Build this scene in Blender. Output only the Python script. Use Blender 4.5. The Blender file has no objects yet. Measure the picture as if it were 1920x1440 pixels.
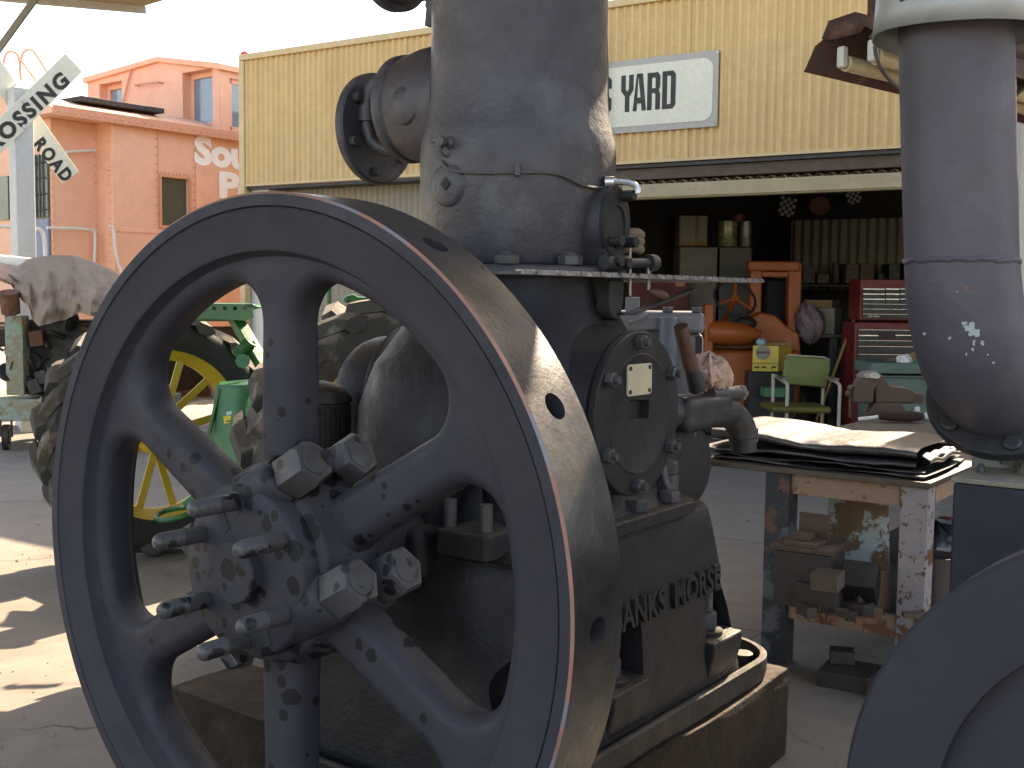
import bpy, bmesh, math, random
from mathutils import Vector, Matrix, noise
random.seed(7)
PI = math.pi
V = Vector
sc = bpy.context.scene
col = sc.collection

# ------------------------------------------------------------------ camera
FL, PITCH, ROLL, H = 2150.0, math.atan((720-552)/2150.0), 0.011, 1.45
_f = V((0, math.cos(PITCH), -math.sin(PITCH)))
_r0 = V((1, 0, 0)); _u0 = _r0.cross(_f)
_r = _r0*math.cos(ROLL)+_u0*math.sin(ROLL)
_u = -_r0*math.sin(ROLL)+_u0*math.cos(ROLL)
cam = bpy.data.objects.new('camera', bpy.data.cameras.new('camera')); col.objects.link(cam)
cam.data.sensor_width = 36; cam.data.lens = FL/1920*36; cam.data.clip_start = 0.05; cam.data.clip_end = 2000
m = Matrix((_r, _u, -_f)).transposed().to_4x4(); m.translation = (0, 0, H); cam.matrix_world = m
sc.camera = cam
# ------------------------------------------------------------------ light
SUN_AZ, SUN_EL = math.radians(34), math.radians(37.9)
L = V((math.sin(SUN_AZ)*math.cos(SUN_EL), math.cos(SUN_AZ)*math.cos(SUN_EL), math.sin(SUN_EL)))
w = bpy.data.worlds.new('World'); sc.world = w; w.use_nodes = True
nt = w.node_tree; bg = nt.nodes['Background']; sky = nt.nodes.new('ShaderNodeTexSky')
sky.sky_type = 'NISHITA'; sky.sun_disc = False; sky.sun_elevation = SUN_EL; sky.sun_rotation = SUN_AZ
sky.dust_density = 1.5; sky.air_density = 1.0; sky.ozone_density = 1.0
nt.links.new(sky.outputs[0], bg.inputs[0]); bg.inputs[1].default_value = 0.15
sl = bpy.data.lights.new('sun', 'SUN'); sl.energy = 5.0; sl.angle = math.radians(0.5); sl.color = (1, .93, .82)
so = bpy.data.objects.new('sun', sl); col.objects.link(so); so.rotation_euler = (-L).to_track_quat('-Z', 'Y').to_euler()
so.location = (20, 30, 30)
sc.view_settings.view_transform = 'Standard'; sc.view_settings.look = 'None'; sc.view_settings.gamma = 1
sc.view_settings.exposure = 2.05
sc.view_settings.use_white_balance = True; sc.view_settings.white_balance_temperature = 8300; sc.view_settings.white_balance_tint = 14
try: sc.cycles.max_bounces = 8
except Exception: pass

# ------------------------------------------------------------------ frames: engine, world, shop, caboose
AZ = 0.6330
class Frame:
    def __init__(s, ox, oy, rot):
        s.o = V((ox, oy, 0)); s.rot = rot; s.R = Matrix.Rotation(rot, 3, 'Z'); s.Ri = s.R.transposed()
    def w(s, p): return s.R @ V(p) + s.o
    def l(s, p): return s.Ri @ (V(p)-s.o)
FE = Frame(-.514, 2.340, -AZ)         # x = side, y = along the crankshaft away from the camera
FW = Frame(0, 0, 0)
FS = Frame(2.12, 9.5, math.atan2(-.544, .839))   # x along the shop front, y into the shop
FC = Frame(-4.64, 13.4, math.atan2(.795, .607))  # x along the caboose side, y away from us
CAM = V((0, 0, H))
def ray(px, py): return _f+_r*((px-960)/FL)-_u*((py-720)/FL)
def pxp(F, px, py, ax, val):      # where the sight line through a photo point meets the plane axis=val of a frame
    o = F.l(CAM); d = F.Ri @ ray(px, py); t = (val-o[ax])/d[ax]; return o+d*t
def gnd(px, py, z=0): return pxp(FW, px, py, 2, z)
def atY(px, py, Y): return pxp(FW, px, py, 1, Y)

# ------------------------------------------------------------------ materials
MATS = {}
def mat(name, base, rough=.6, metal=0, var=.18, scale=6, spots=(), bump=.15, bscale=40, dust=None, spec=.5, trans=0, rv=.13, streak=None):
    if name in MATS: return MATS[name]
    m = bpy.data.materials.new(name); m.use_nodes = True; n = m.node_tree.nodes; lk = m.node_tree.links
    b = n['Principled BSDF']; tc = n.new('ShaderNodeTexCoord')
    def noi(s, det=6, rgh=.6):
        t = n.new('ShaderNodeTexNoise'); t.inputs['Scale'].default_value = s; t.inputs['Detail'].default_value = det
        t.inputs['Roughness'].default_value = rgh; lk.new(tc.outputs['Object'], t.inputs['Vector']); return t.outputs['Fac']
    def ramp(src, a, bb):
        r = n.new('ShaderNodeMapRange'); r.inputs[1].default_value = a; r.inputs[2].default_value = bb; lk.new(src, r.inputs[0]); return r.outputs[0]
    def mix(f, a, c):
        x = n.new('ShaderNodeMix'); x.data_type = 'RGBA'
        if isinstance(f, float): x.inputs[0].default_value = f
        else: lk.new(f, x.inputs[0])
        for i, q in ((6, a), (7, c)):
            if isinstance(q, tuple): x.inputs[i].default_value = (*q, 1)
            else: lk.new(q, x.inputs[i])
        return x.outputs[2]
    lo = tuple(max(0, c*(1-var)) for c in base); hi = tuple(min(1, c*(1+var)) for c in base)
    c = mix(ramp(noi(scale), .3, .7), lo, hi)
    c = mix(ramp(noi(scale*7, 4), .35, .65), c, mix(.5, c, tuple(x*.8 for x in base)))
    for (sc_, th, soft, colr) in spots:
        c = mix(ramp(noi(sc_, 8, .65), th, th+soft), c, colr)
    if streak:
        mp = n.new('ShaderNodeMapping'); mp.inputs['Scale'].default_value = streak[0]; lk.new(tc.outputs['Object'], mp.inputs['Vector'])
        t = n.new('ShaderNodeTexNoise'); t.inputs['Scale'].default_value = 1; t.inputs['Detail'].default_value = 6; t.inputs['Roughness'].default_value = .65; lk.new(mp.outputs[0], t.inputs['Vector'])
        mm0 = n.new('ShaderNodeMath'); mm0.operation = 'MULTIPLY'; mm0.inputs[1].default_value = streak[1]; lk.new(ramp(t.outputs['Fac'], .45, .75), mm0.inputs[0])
        c = mix(mm0.outputs[0], c, streak[2])
    if dust:
        g = n.new('ShaderNodeNewGeometry'); sx = n.new('ShaderNodeSeparateXYZ'); lk.new(g.outputs['Normal'], sx.inputs[0])
        mm = n.new('ShaderNodeMath'); mm.operation = 'MULTIPLY'; lk.new(ramp(sx.outputs[2], .55, 1.0), mm.inputs[0]); lk.new(ramp(noi(9), .2, .6), mm.inputs[1])
        m2 = n.new('ShaderNodeMath'); m2.operation = 'MULTIPLY'; m2.inputs[1].default_value = dust[1]; lk.new(mm.outputs[0], m2.inputs[0])
        c = mix(m2.outputs[0], c, dust[0])
    lk.new(c, b.inputs['Base Color']); b.inputs['Metallic'].default_value = metal
    rr = n.new('ShaderNodeMapRange'); rr.inputs[1].default_value = .3; rr.inputs[2].default_value = .7
    rr.inputs[3].default_value = max(.05, rough-rv); rr.inputs[4].default_value = min(1, rough+rv)
    lk.new(noi(scale*2.3), rr.inputs[0]); lk.new(rr.outputs[0], b.inputs['Roughness'])
    b.inputs['Specular IOR Level'].default_value = spec
    if trans: b.inputs['Transmission Weight'].default_value = trans
    if bump:
        bp = n.new('ShaderNodeBump'); bp.inputs['Strength'].default_value = bump; bp.inputs['Distance'].default_value = .01
        lk.new(noi(bscale, 8), bp.inputs['Height']); lk.new(bp.outputs[0], b.inputs['Normal'])
    m['mix'] = 1; MATS[name] = m; return m
TAN = (.16, .13, .095)
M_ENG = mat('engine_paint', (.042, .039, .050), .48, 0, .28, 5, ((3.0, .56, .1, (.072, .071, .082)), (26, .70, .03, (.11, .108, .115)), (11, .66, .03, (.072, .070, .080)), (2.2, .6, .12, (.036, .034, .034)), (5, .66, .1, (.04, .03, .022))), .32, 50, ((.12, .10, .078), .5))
M_ENG_SHADE = mat('shaded_engine_paint', (.016, .0155, .020), .5, 0, .3, 5, ((3.0, .54, .1, (.026, .025, .029)), (2.2, .58, .12, (.022, .019, .017)), (40, .72, .03, (.07, .068, .07))), .3, 50, ((.10, .08, .058), .5), spec=.28)  # darker copy of the engine paint: shade on the lower castings put into colour
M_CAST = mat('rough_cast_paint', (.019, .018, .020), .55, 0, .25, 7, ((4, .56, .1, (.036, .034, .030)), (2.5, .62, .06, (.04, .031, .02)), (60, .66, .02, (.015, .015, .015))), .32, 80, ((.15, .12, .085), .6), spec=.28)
M_FLY = mat('flywheel_paint', (.027, .0265, .036), .62, 0, .14, 4, ((22, .76, .03, (.045, .044, .055)), (3, .62, .1, (.027, .026, .030))), .12, 60, ((.10, .085, .07), .5), spec=.28)
M_DARK = mat('dark_paint', (.02, .021, .024), .5, 0, .3, 6, (), .2, 50, ((.10, .08, .06), .4))
M_BLACK = mat('black_rubber', (.013, .013, .014), .75, 0, .3, 8, ((7, .6, .1, (.035, .03, .025)),), .25, 60)
M_RUST = mat('rust', (.13, .06, .033), .85, 0, .35, 14, ((20, .55, .1, (.06, .032, .022)),), .5, 70)
M_STEEL = mat('bare_steel', (.30, .29, .28), .4, .75, .2, 9, ((12, .58, .1, (.11, .09, .075)),), .15, 90)
M_CHROME = mat('bright_metal', (.6, .6, .6), .3, .8, .1, 9, (), .05, 60)
M_NUT = mat('worn_nut', (.058, .057, .061), .5, .2, .25, 12, ((9, .58, .06, (.05, .05, .055)), (30, .7, .04, (.10, .06, .04))), .15, 80, ((.18, .16, .13), .5))
M_WOOD = mat('old_timber', (.026, .017, .011), .85, 0, .4, 5, ((9, .58, .08, (.045, .028, .016)),), .9, 35, ((.07, .05, .03), .35), streak=((3, 40, 40), .5, (.012, .008, .006)), spec=.28)
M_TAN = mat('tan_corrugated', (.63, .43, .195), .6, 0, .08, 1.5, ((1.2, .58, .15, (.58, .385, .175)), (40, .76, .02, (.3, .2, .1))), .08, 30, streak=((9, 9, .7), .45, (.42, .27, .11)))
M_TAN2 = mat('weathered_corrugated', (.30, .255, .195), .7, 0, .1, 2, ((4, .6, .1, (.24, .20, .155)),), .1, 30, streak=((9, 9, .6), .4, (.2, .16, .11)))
M_TRIM = mat('tan_trim', (.56, .41, .22), .6, 0, .1, 3)
M_SIGN = mat('sign_cream', (.62, .60, .49), .5, 0, .05, 4, (), .02)
M_SIGNG = mat('sign_grey_border', (.36, .335, .30), .5, 0, .06, 4)
M_INK = mat('sign_black_ink', (.018, .016, .015), .6, 0, .1, 20, (), .02)
M_PINK = mat('faded_caboose_orange', (.80, .43, .285), .6, 0, .07, .9, ((1.4, .6, .2, (.80, .45, .31)), (6, .72, .05, (.62, .28, .17)), (19, .76, .02, (.35, .13, .07))), .1, 25, streak=((5, 5, .5), .35, (.64, .29, .18)))
M_PINKD = mat('caboose_trim', (.62, .28, .17), .6, 0, .1, 3)
M_WHITE = mat('white_paint', (.62, .61, .57), .5, 0, .05, 5, ((14, .7, .05, (.42, .40, .36)),), .05)
M_LETW = mat('letter_white', (.88, .86, .82), .5, 0, .03, 5, (), .02)
M_POST = mat('painted_post', (.48, .48, .46), .6, 0, .08, 4, ((9, .66, .06, (.36, .35, .32)),), .1)
M_GLASS = mat('window_glass', (.16, .22, .28), .08, 0, .15, 2, (), 0, 20, None, .9)
M_GLASSG = mat('green_glass', (.07, .085, .07), .2, 0, .2, 3, (), 0, 20, None, .8)
M_BLUE = mat('blue_door', (.17, .2, .28), .5, 0, .08, 4)
M_ROOFD = mat('dark_roof', (.03, .028, .028), .8, 0, .3, 6)
M_GREEN = mat('tractor_green', (.014, .105, .03), .35, 0, .12, 6, ((10, .7, .05, (.03, .09, .04)),), .05)
M_GREEN2 = mat('faded_tractor_green', (.025, .145, .075), .55, 0, .15, 3, ((3, .6, .15, (.045, .18, .10)),), .08)
M_YEL = mat('tractor_yellow', (.42, .30, .03), .45, 0, .1, 6, ((14, .7, .05, (.38, .27, .06)),), .06)
M_YTEXT = mat('decal_cream', (.62, .58, .32), .5, 0, .05, 6)
M_TYRE = mat('dusty_tyre', (.05, .046, .040), .85, 0, .35, 5, ((6, .55, .12, (.16, .14, .115)),), .4, 50, ((.22, .19, .15), .9))
M_OIL = mat('oily_dark_iron', (.022, .02, .018), .6, .1, .5, 7, ((6, .6, .1, (.05, .03, .02)),), .4, 40)
M_TARP = mat('brown_canvas', (.27, .20, .155), .9, 0, .12, 4, ((5, .6, .15, (.21, .15, .105)), (9, .7, .04, (.12, .085, .06))), .35, 60)
M_CARTP = mat('flaking_green_cream', (.24, .22, .14), .75, 0, .15, 5, ((8, .5, .06, (.22, .3, .25)), (7, .58, .04, (.16, .08, .04))), .3, 50)
M_TABLE = mat('peeling_table_paint', (.27, .17, .115), .7, 0, .12, 5, ((9, .58, .03, (.32, .23, .10)), (4.5, .66, .03, (.22, .24, .29)), (5.5, .55, .04, (.14, .06, .03)), (26, .62, .03, (.085, .038, .02)), (7, .63, .02, (.11, .045, .022))), .3, 60)
M_LEG = mat('peeling_leg_paint', (.25, .225, .235), .65, 0, .1, 4, ((3.4, .55, .06, (.17, .20, .27)), (3.1, .57, .05, (.33, .21, .15)), (34, .58, .03, (.08, .038, .02)), (7, .57, .02, (.11, .045, .02))), .3, 60)
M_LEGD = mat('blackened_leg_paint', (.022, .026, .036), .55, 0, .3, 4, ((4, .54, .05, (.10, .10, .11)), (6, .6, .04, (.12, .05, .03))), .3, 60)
M_TTOP = mat('table_steel_top', (.085, .068, .052), .55, .3, .2, 3, ((5, .58, .1, (.11, .085, .062)),), .15, 50)
M_VINYL = mat('black_vinyl', (.018, .018, .022), .36, 0, .3, 9, (), .25, 50, None, .9, 0, .03)
M_GALV = mat('galvanised_sheet', (.30, .315, .31), .5, .3, .15, 4, ((7, .58, .12, (.30, .31, .31)),), .1, 30)
M_PIPE = mat('exhaust_pipe_paint', (.060, .055, .074), .6, 0, .12, 3, ((3, .56, .15, (.052, .044, .046)), (1.7, .58, .2, (.06, .045, .04)), (30, .74, .02, (.13, .12, .13)), (9, .70, .04, (.09, .085, .10))), .22, 45, streak=((14, 14, 1.2), .35, (.045, .04, .05)))
M_FLAKE = mat('pale_blue_flake', (.30, .37, .37), .7, 0, .1, 9)
M_ORANGE = mat('forklift_orange', (.33, .075, .014), .5, 0, .12, 5, ((8, .66, .06, (.25, .05, .015)),), .08)
M_RED = mat('toolbox_red', (.16, .016, .018), .5, 0, .15, 5)
M_REDD = mat('dark_red_cabinet', (.11, .008, .012), .6, 0, .2, 3)
M_DRAWER = mat('drawer_black', (.035, .037, .036), .5, 0, .15, 5)
M_OLIVE = mat('olive_vinyl', (.145, .165, .045), .5, 0, .08, 4)
M_OLIVED = mat('mustard_vinyl', (.12, .10, .02), .5, 0, .08, 4)
M_CHAIRM = mat('cream_chair_metal', (.40, .37, .30), .45, 0, .1, 8, ((16, .64, .05, (.3, .25, .18)),))
M_CARD = mat('cardboard', (.26, .15, .075), .85, 0, .1, 5)
M_WBOX = mat('pale_box', (.26, .25, .21), .8, 0, .08, 5)
M_YBOX = mat('yellow_box', (.58, .40, .06), .6, 0, .06, 5)
M_MAUVE = mat('mauve_plastic_bag', (.14, .10, .12), .5, 0, .2, 6, (), .4, 20)
M_TGREEN = mat('dusty_green_chest', (.10, .16, .135), .7, 0, .15, 5, ((4, .6, .12, (.15, .20, .17)),))
M_BROWNI = mat('brown_iron', (.085, .048, .032), .6, .1, .25, 8, ((6, .58, .1, (.09, .075, .06)),), .25, 50, ((.24, .19, .15), .6))
M_BRUSH = mat('brush_bristle', (.035, .014, .009), .95, 0, .4, 30)
M_HANDLE = mat('leather_wrap', (.10, .045, .03), .65, 0, .25, 14, (), .4, 60)
M_RAG = mat('pink_rag', (.48, .32, .26), .95, 0, .2, 30, ((14, .6, .1, (.36, .2, .16)),), .8, 60)
M_GLOVE = mat('worn_glove', (.17, .125, .085), .9, 0, .2, 20)
M_TAG = mat('brass_tag', (.52, .46, .33), .45, .2, .08, 15, ((12, .66, .08, (.3, .25, .17)),))
M_PLASTIC = mat('white_plastic', (.6, .62, .62), .4, 0, .06, 10)
M_BIN = mat('brown_tub', (.045, .032, .028), .6, 0, .2, 6)
M_TREAD = mat('worn_tread', (.058, .057, .058), .40, .35, .25, 3.5, ((5, .48, .14, (.045, .040, .034)), (2.2, .52, .1, (.022, .021, .023)), (18, .68, .05, (.11, .10, .085))), .12, 90)
M_STAIN = None
M_PRIMER = mat('red_primer_edge', (.27, .13, .095), .6, 0, .35, 6, ((8, .5, .06, (.17, .16, .19)),))
M_TUBE = mat('fluorescent_tube', (.52, .45, .28), .3, 0, .05, 5)
M_RUSTL = mat('lamp_rust', (.075, .036, .026), .8, 0, .3, 7, ((7, .55, .1, (.17, .09, .055)),), .3, 50)
M_WIRE = mat('grey_cable', (.07, .065, .06), .6, 0, .1, 10)
M_PLATE = mat('checker_plate', (.22, .215, .22), .4, .5, .2, 12)
M_FLAGW = mat('flag_white', (.4, .37, .34), .9); M_FLAGB = mat('flag_black', (.02, .02, .02), .9)
M_TERRA = mat('terracotta', (.50, .26, .16), .8, 0, .1, 8)
M_BONE = mat('concrete_block', (.34, .31, .26), .9)

def spotted(name, srcname, centre, rad, vs=26.0):
    """drops of dark oil round the hub"""
    m = MATS[srcname].copy(); m.name = name; n = m.node_tree.nodes; lk = m.node_tree.links
    b = n['Principled BSDF']; src = b.inputs['Base Color'].links[0].from_socket
    tc = n.new('ShaderNodeTexCoord'); v = n.new('ShaderNodeTexVoronoi'); v.inputs['Scale'].default_value = vs; v.inputs['Randomness'].default_value = 1
    nz = n.new('ShaderNodeTexNoise'); nz.inputs['Scale'].default_value = 60; lk.new(tc.outputs['Object'], nz.inputs['Vector'])
    va = n.new('ShaderNodeVectorMath'); va.operation = 'SCALE'; va.inputs[3].default_value = .012; lk.new(nz.outputs['Color'], va.inputs[0])
    ad = n.new('ShaderNodeVectorMath'); ad.operation = 'ADD'; lk.new(tc.outputs['Object'], ad.inputs[0]); lk.new(va.outputs[0], ad.inputs[1])
    lk.new(ad.outputs[0], v.inputs['Vector'])
    # per-cell radius: small unless random colour is high and the cell lies near the hub
    d = n.new('ShaderNodeVectorMath'); d.operation = 'DISTANCE'; lk.new(v.outputs['Position'], d.inputs[0]); d.inputs[1].default_value = centre
    mr = n.new('ShaderNodeMapRange'); lk.new(d.outputs['Value'], mr.inputs[0]); mr.inputs[1].default_value = rad*.5; mr.inputs[2].default_value = rad*1.5; mr.inputs[3].default_value = .62; mr.inputs[4].default_value = .02
    se = n.new('ShaderNodeSeparateXYZ'); lk.new(v.outputs['Color'], se.inputs[0])
    mu = n.new('ShaderNodeMath'); mu.operation = 'MULTIPLY'; lk.new(se.outputs[0], mu.inputs[0]); lk.new(mr.outputs[0], mu.inputs[1])
    lt = n.new('ShaderNodeMath'); lt.operation = 'LESS_THAN'; lk.new(v.outputs['Distance'], lt.inputs[0]); lk.new(mu.outputs[0], lt.inputs[1])
    mx = n.new('ShaderNodeMix'); mx.data_type = 'RGBA'; f = n.new('ShaderNodeMath'); f.operation = 'MULTIPLY'; f.inputs[1].default_value = .9
    lk.new(lt.outputs[0], f.inputs[0]); lk.new(f.outputs[0], mx.inputs[0]); lk.new(src, mx.inputs[6]); mx.inputs[7].default_value = (.003, .003, .004, 1)
    lk.new(mx.outputs[2], b.inputs['Base Color']); MATS[name] = m; return m

# ------------------------------------------------------------------ mesh builder
def basis(d):
    d = V(d).normalized(); a = V((0, 0, 1)) if abs(d.z) < .95 else V((1, 0, 0)); x = a.cross(d).normalized(); return x, d.cross(x), d
class MB:
    def __init__(s): s.v = []; s.f = []; s.m = []; s.mi = 0
    def add(s, vs, fs):
        o = len(s.v); s.v += [V(v) for v in vs]; s.f += [tuple(i+o for i in f) for f in fs]; s.m += [s.mi]*len(fs); return s
    def box(s, x0, x1, y0, y1, z0, z1):
        return s.add([(x, y, z) for x in (x0, x1) for y in (y0, y1) for z in (z0, z1)], [(0, 1, 3, 2), (4, 6, 7, 5), (0, 4, 5, 1), (2, 3, 7, 6), (0, 2, 6, 4), (1, 5, 7, 3)])
    def obox(s, c, size, R=None):
        R = R or Matrix.Identity(3); c = V(c)
        return s.add([c+R@V((x*size[0]/2, y*size[1]/2, z*size[2]/2)) for x in (-1, 1) for y in (-1, 1) for z in (-1, 1)], [(0, 1, 3, 2), (4, 6, 7, 5), (0, 4, 5, 1), (2, 3, 7, 6), (0, 2, 6, 4), (1, 5, 7, 3)])
    def bar(s, p0, p1, w_, h_, up=(0, 0, 1)):
        p0 = V(p0); p1 = V(p1); y = (p1-p0).normalized(); x = y.cross(V(up)).normalized(); z = x.cross(y)
        return s.add([p+x*a*w_/2+z*b*h_/2 for p in (p0, p1) for a, b in ((-1, -1), (1, -1), (1, 1), (-1, 1))], [(3, 2, 1, 0), (4, 5, 6, 7)]+[(i, (i+1) % 4, 4+(i+1) % 4, 4+i) for i in range(4)])
    def cyl(s, p0, p1, r0, r1=None, n=20, ph=0):
        return s.lathe([(r0, 0), (r0 if r1 is None else r1, (V(p1)-V(p0)).length)], p0, V(p1)-V(p0), n, ph)
    def lathe(s, prof, o, d, n=32, ph=0, closed=False, caps=True):
        x, y, z = basis(d); o = V(o); vs = []
        for r, h in prof:
            for i in range(n):
                a = 2*PI*i/n+ph; vs.append(o+z*h+(x*math.cos(a)+y*math.sin(a))*r)
        fs = []; k = len(prof)
        for j in range(k if closed else k-1):
            j2 = (j+1) % k
            for i in range(n): fs.append((j*n+i, j*n+(i+1) % n, j2*n+(i+1) % n, j2*n+i))
        if caps and not closed:
            if prof[0][0] > 1e-5: fs.append(tuple(range(n-1, -1, -1)))
            if prof[-1][0] > 1e-5: fs.append(tuple((k-1)*n+i for i in range(n)))
        return s.add(vs, fs)
    def tube(s, pts, r, n=10, smooth=0, rs=None):
        pts = [V(p) for p in pts]
        for _ in range(smooth):
            q = [pts[0]]
            for a, b in zip(pts, pts[1:]): q += [a*.75+b*.25, a*.25+b*.75]
            pts = q+[pts[-1]]
        k = len(pts); vs = []; px = None
        for i, p in enumerate(pts):
            t = (pts[min(i+1, k-1)]-pts[max(i-1, 0)]).normalized()
            if px is None: px = basis(t)[0]
            px = (px-t*px.dot(t)).normalized(); py = t.cross(px)
            rr = r if rs is None else rs[0]+(rs[1]-rs[0])*i/(k-1)
            vs += [p+(px*math.cos(2*PI*j/n)+py*math.sin(2*PI*j/n))*rr for j in range(n)]
        fs = [(i*n+j, i*n+(j+1) % n, (i+1)*n+(j+1) % n, (i+1)*n+j) for i in range(k-1) for j in range(n)]
        fs += [tuple(range(n-1, -1, -1)), tuple((k-1)*n+j for j in range(n))]
        return s.add(vs, fs)
    def prism(s, poly, ax, a0, a1):
        """poly: 2D points in the two remaining axes, extruded on axis ax"""
        def mk(p, a): q = list(p); q.insert(ax, a); return q
        k = len(poly)
        return s.add([mk(p, a0) for p in poly]+[mk(p, a1) for p in poly], [tuple(range(k-1, -1, -1)), tuple(range(k, 2*k))]+[(i, (i+1) % k, k+(i+1) % k, k+i) for i in range(k)])
    def loft(s, secs):
        k = len(secs[0]); vs = [p for q in secs for p in q]
        fs = [(i*k+j, i*k+(j+1) % k, (i+1)*k+(j+1) % k, (i+1)*k+j) for i in range(len(secs)-1) for j in range(k)]
        return s.add(vs, fs+[tuple(range(k-1, -1, -1)), tuple((len(secs)-1)*k+j for j in range(k))])
    def ball(s, c, r, n=12, sq=(1, 1, 1)):
        c = V(c); vs = []; k = n//2
        for i in range(k+1):
            t = PI*i/k
            for j in range(n): vs.append(c+V((r*sq[0]*math.sin(t)*math.cos(2*PI*j/n), r*sq[1]*math.sin(t)*math.sin(2*PI*j/n), r*sq[2]*math.cos(t))))
        return s.add(vs, [(i*n+j, (i+1)*n+j, (i+1)*n+(j+1) % n, i*n+(j+1) % n) for i in range(k) for j in range(n)])
    def grid(s, fn, nu, nv):
        vs = [fn(i/nu, j/nv) for i in range(nu+1) for j in range(nv+1)]
        return s.add(vs, [(i*(nv+1)+j, (i+1)*(nv+1)+j, (i+1)*(nv+1)+j+1, i*(nv+1)+j+1) for i in range(nu) for j in range(nv)])
    def hexn(s, o, d, w_, h_, ph=0):
        r = w_/2
        return s.lathe([(r*.93, 0), (r, h_*.06), (r, h_*.86), (r*.86, h_)], o, d, 6, ph)
def mesh_from(name, mb, off=V((0, 0, 0)), merge=True, sharp=35):
    me = bpy.data.meshes.new(name); me.from_pydata([tuple(v-off) for v in mb.v], [], mb.f)
    me.polygons.foreach_set('material_index', mb.m)
    bm = bmesh.new(); bm.from_mesh(me)
    if merge: bmesh.ops.remove_doubles(bm, verts=bm.verts, dist=1e-5)
    bmesh.ops.recalc_face_normals(bm, faces=bm.faces)
    bm.to_mesh(me); bm.free()
    me.polygons.foreach_set('use_smooth', [True]*len(me.polygons)); me.set_sharp_from_angle(angle=math.radians(sharp)); me.update()
    return me
class Thing:
    """an Empty at the base of a thing; parts are given in the frame's coordinates"""
    def __init__(s, name, label, cat, base, F=FE, group=None, kind=None):
        s.F = F; s.base = V(base); e = bpy.data.objects.new(name, None); e.empty_display_size = .1; col.objects.link(e)
        e.location = F.w(base); e.rotation_euler = (0, 0, F.rot)
        if label: e['label'] = label
        if cat: e['category'] = cat
        if group: e['group'] = group
        if kind: e['kind'] = kind
        s.e = e
    def part(s, name, mb, mats, parent=None, bev=0, seg=2, sharp=35, kind=None, merge=True, label=None):
        me = mb if isinstance(mb, bpy.types.Mesh) else mesh_from(name, mb, s.base, merge, sharp)
        o = bpy.data.objects.new(name, me); col.objects.link(o)
        o.parent = parent or s.e
        if not me.materials:
            for q in (mats if isinstance(mats, (list, tuple)) else [mats]): me.materials.append(q)
        if bev: bevel(o, bev, seg)
        if kind: o['kind'] = kind
        if label: o['label'] = label
        return o
def bevel(o, wd, seg=2):
    b = o.modifiers.new('bevel', 'BEVEL'); b.width = wd; b.segments = seg; b.limit_method = 'ANGLE'; b.angle_limit = math.radians(40)
    b.harden_normals = True
def single(name, mb, mats, label, cat, base, F=FE, group=None, bev=0, kind=None, sharp=35, merge=True):
    me = mesh_from(name, mb, V(base), merge, sharp); o = bpy.data.objects.new(name, me); col.objects.link(o)
    for q in (mats if isinstance(mats, (list, tuple)) else [mats]): me.materials.append(q)
    o.location = F.w(base); o.rotation_euler = (0, 0, F.rot)
    if label: o['label'] = label
    if cat: o['category'] = cat
    if group: o['group'] = group
    if kind: o['kind'] = kind
    if bev: bevel(o, bev)
    return o
def apply_bool(o, cutter_mb, base, op='DIFFERENCE', flat=False):
    me = mesh_from('cutter', cutter_mb, base); c = bpy.data.objects.new('cutter', me); col.objects.link(c)
    c.matrix_world = Matrix.Identity(4); par = o.parent; o.parent = None
    loc, rot = o.location.copy(), o.rotation_euler.copy(); o.location = (0, 0, 0); o.rotation_euler = (0, 0, 0)
    md = o.modifiers.new('b', 'BOOLEAN'); md.operation = op; md.object = c; md.solver = 'EXACT'
    dg = bpy.context.evaluated_depsgraph_get(); dg.update()
    nm = bpy.data.meshes.new_from_object(o.evaluated_get(dg)); nm.set_sharp_from_angle(angle=math.radians(35))
    if flat: nm.polygons.foreach_set('use_smooth', [False]*len(nm.polygons))
    o.modifiers.clear(); o.data = nm; bpy.data.objects.remove(c); bpy.data.meshes.remove(me)
    o.parent = par; o.location = loc; o.rotation_euler = rot
def text_mesh(s, size, extrude, offset=0.0, sx=1.0, spacing=1.0, width=None, height=None, shear=0):
    cu = bpy.data.curves.new('t', 'FONT'); cu.body = s; cu.size = size; cu.extrude = extrude; cu.offset = offset; cu.space_character = spacing; cu.shear = shear
    cu.resolution_u = 3
    o = bpy.data.objects.new('t', cu); col.objects.link(o); dg = bpy.context.evaluated_depsgraph_get(); dg.update()
    me = bpy.data.meshes.new_from_object(o.evaluated_get(dg)); bpy.data.objects.remove(o); bpy.data.curves.remove(cu)
    xs = [v.co.x for v in me.vertices]; ys = [v.co.y for v in me.vertices]
    x0, x1, y0, y1 = min(xs), max(xs), min(ys), max(ys)
    for v in me.vertices:
        v.co.x = (v.co.x-x0)*((width/(x1-x0)) if width else sx); v.co.y = (v.co.y-y0)*((height/(y1-y0)) if height else 1)
    return me
def place_text(name, me, mt, parent, org, xdir, ydir, base=V((0, 0, 0)), label=None):
    """text with its lower-left corner at org, reading along xdir"""
    x = V(xdir).normalized(); y = V(ydir); y = (y-x*y.dot(x)).normalized(); z = x.cross(y); R = Matrix((x, y, z)).transposed()
    for v in me.vertices: v.co = R@v.co+V(org)-base
    me.materials.clear(); me.materials.append(mt)
    o = bpy.data.objects.new(name, me); col.objects.link(o); o.parent = parent
    if label: o['label'] = label
    return o
def rrect(cx, cy, hx, hy, r, n=6):
    pts = []
    for sx, sy, a0 in ((1, 1, 0), (-1, 1, 90), (-1, -1, 180), (1, -1, 270)):
        for i in range(n+1):
            a = math.radians(a0+90*i/n); pts.append((cx+sx*(hx-r)+r*math.cos(a), cy+sy*(hy-r)+r*math.sin(a)))
    return pts

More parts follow.
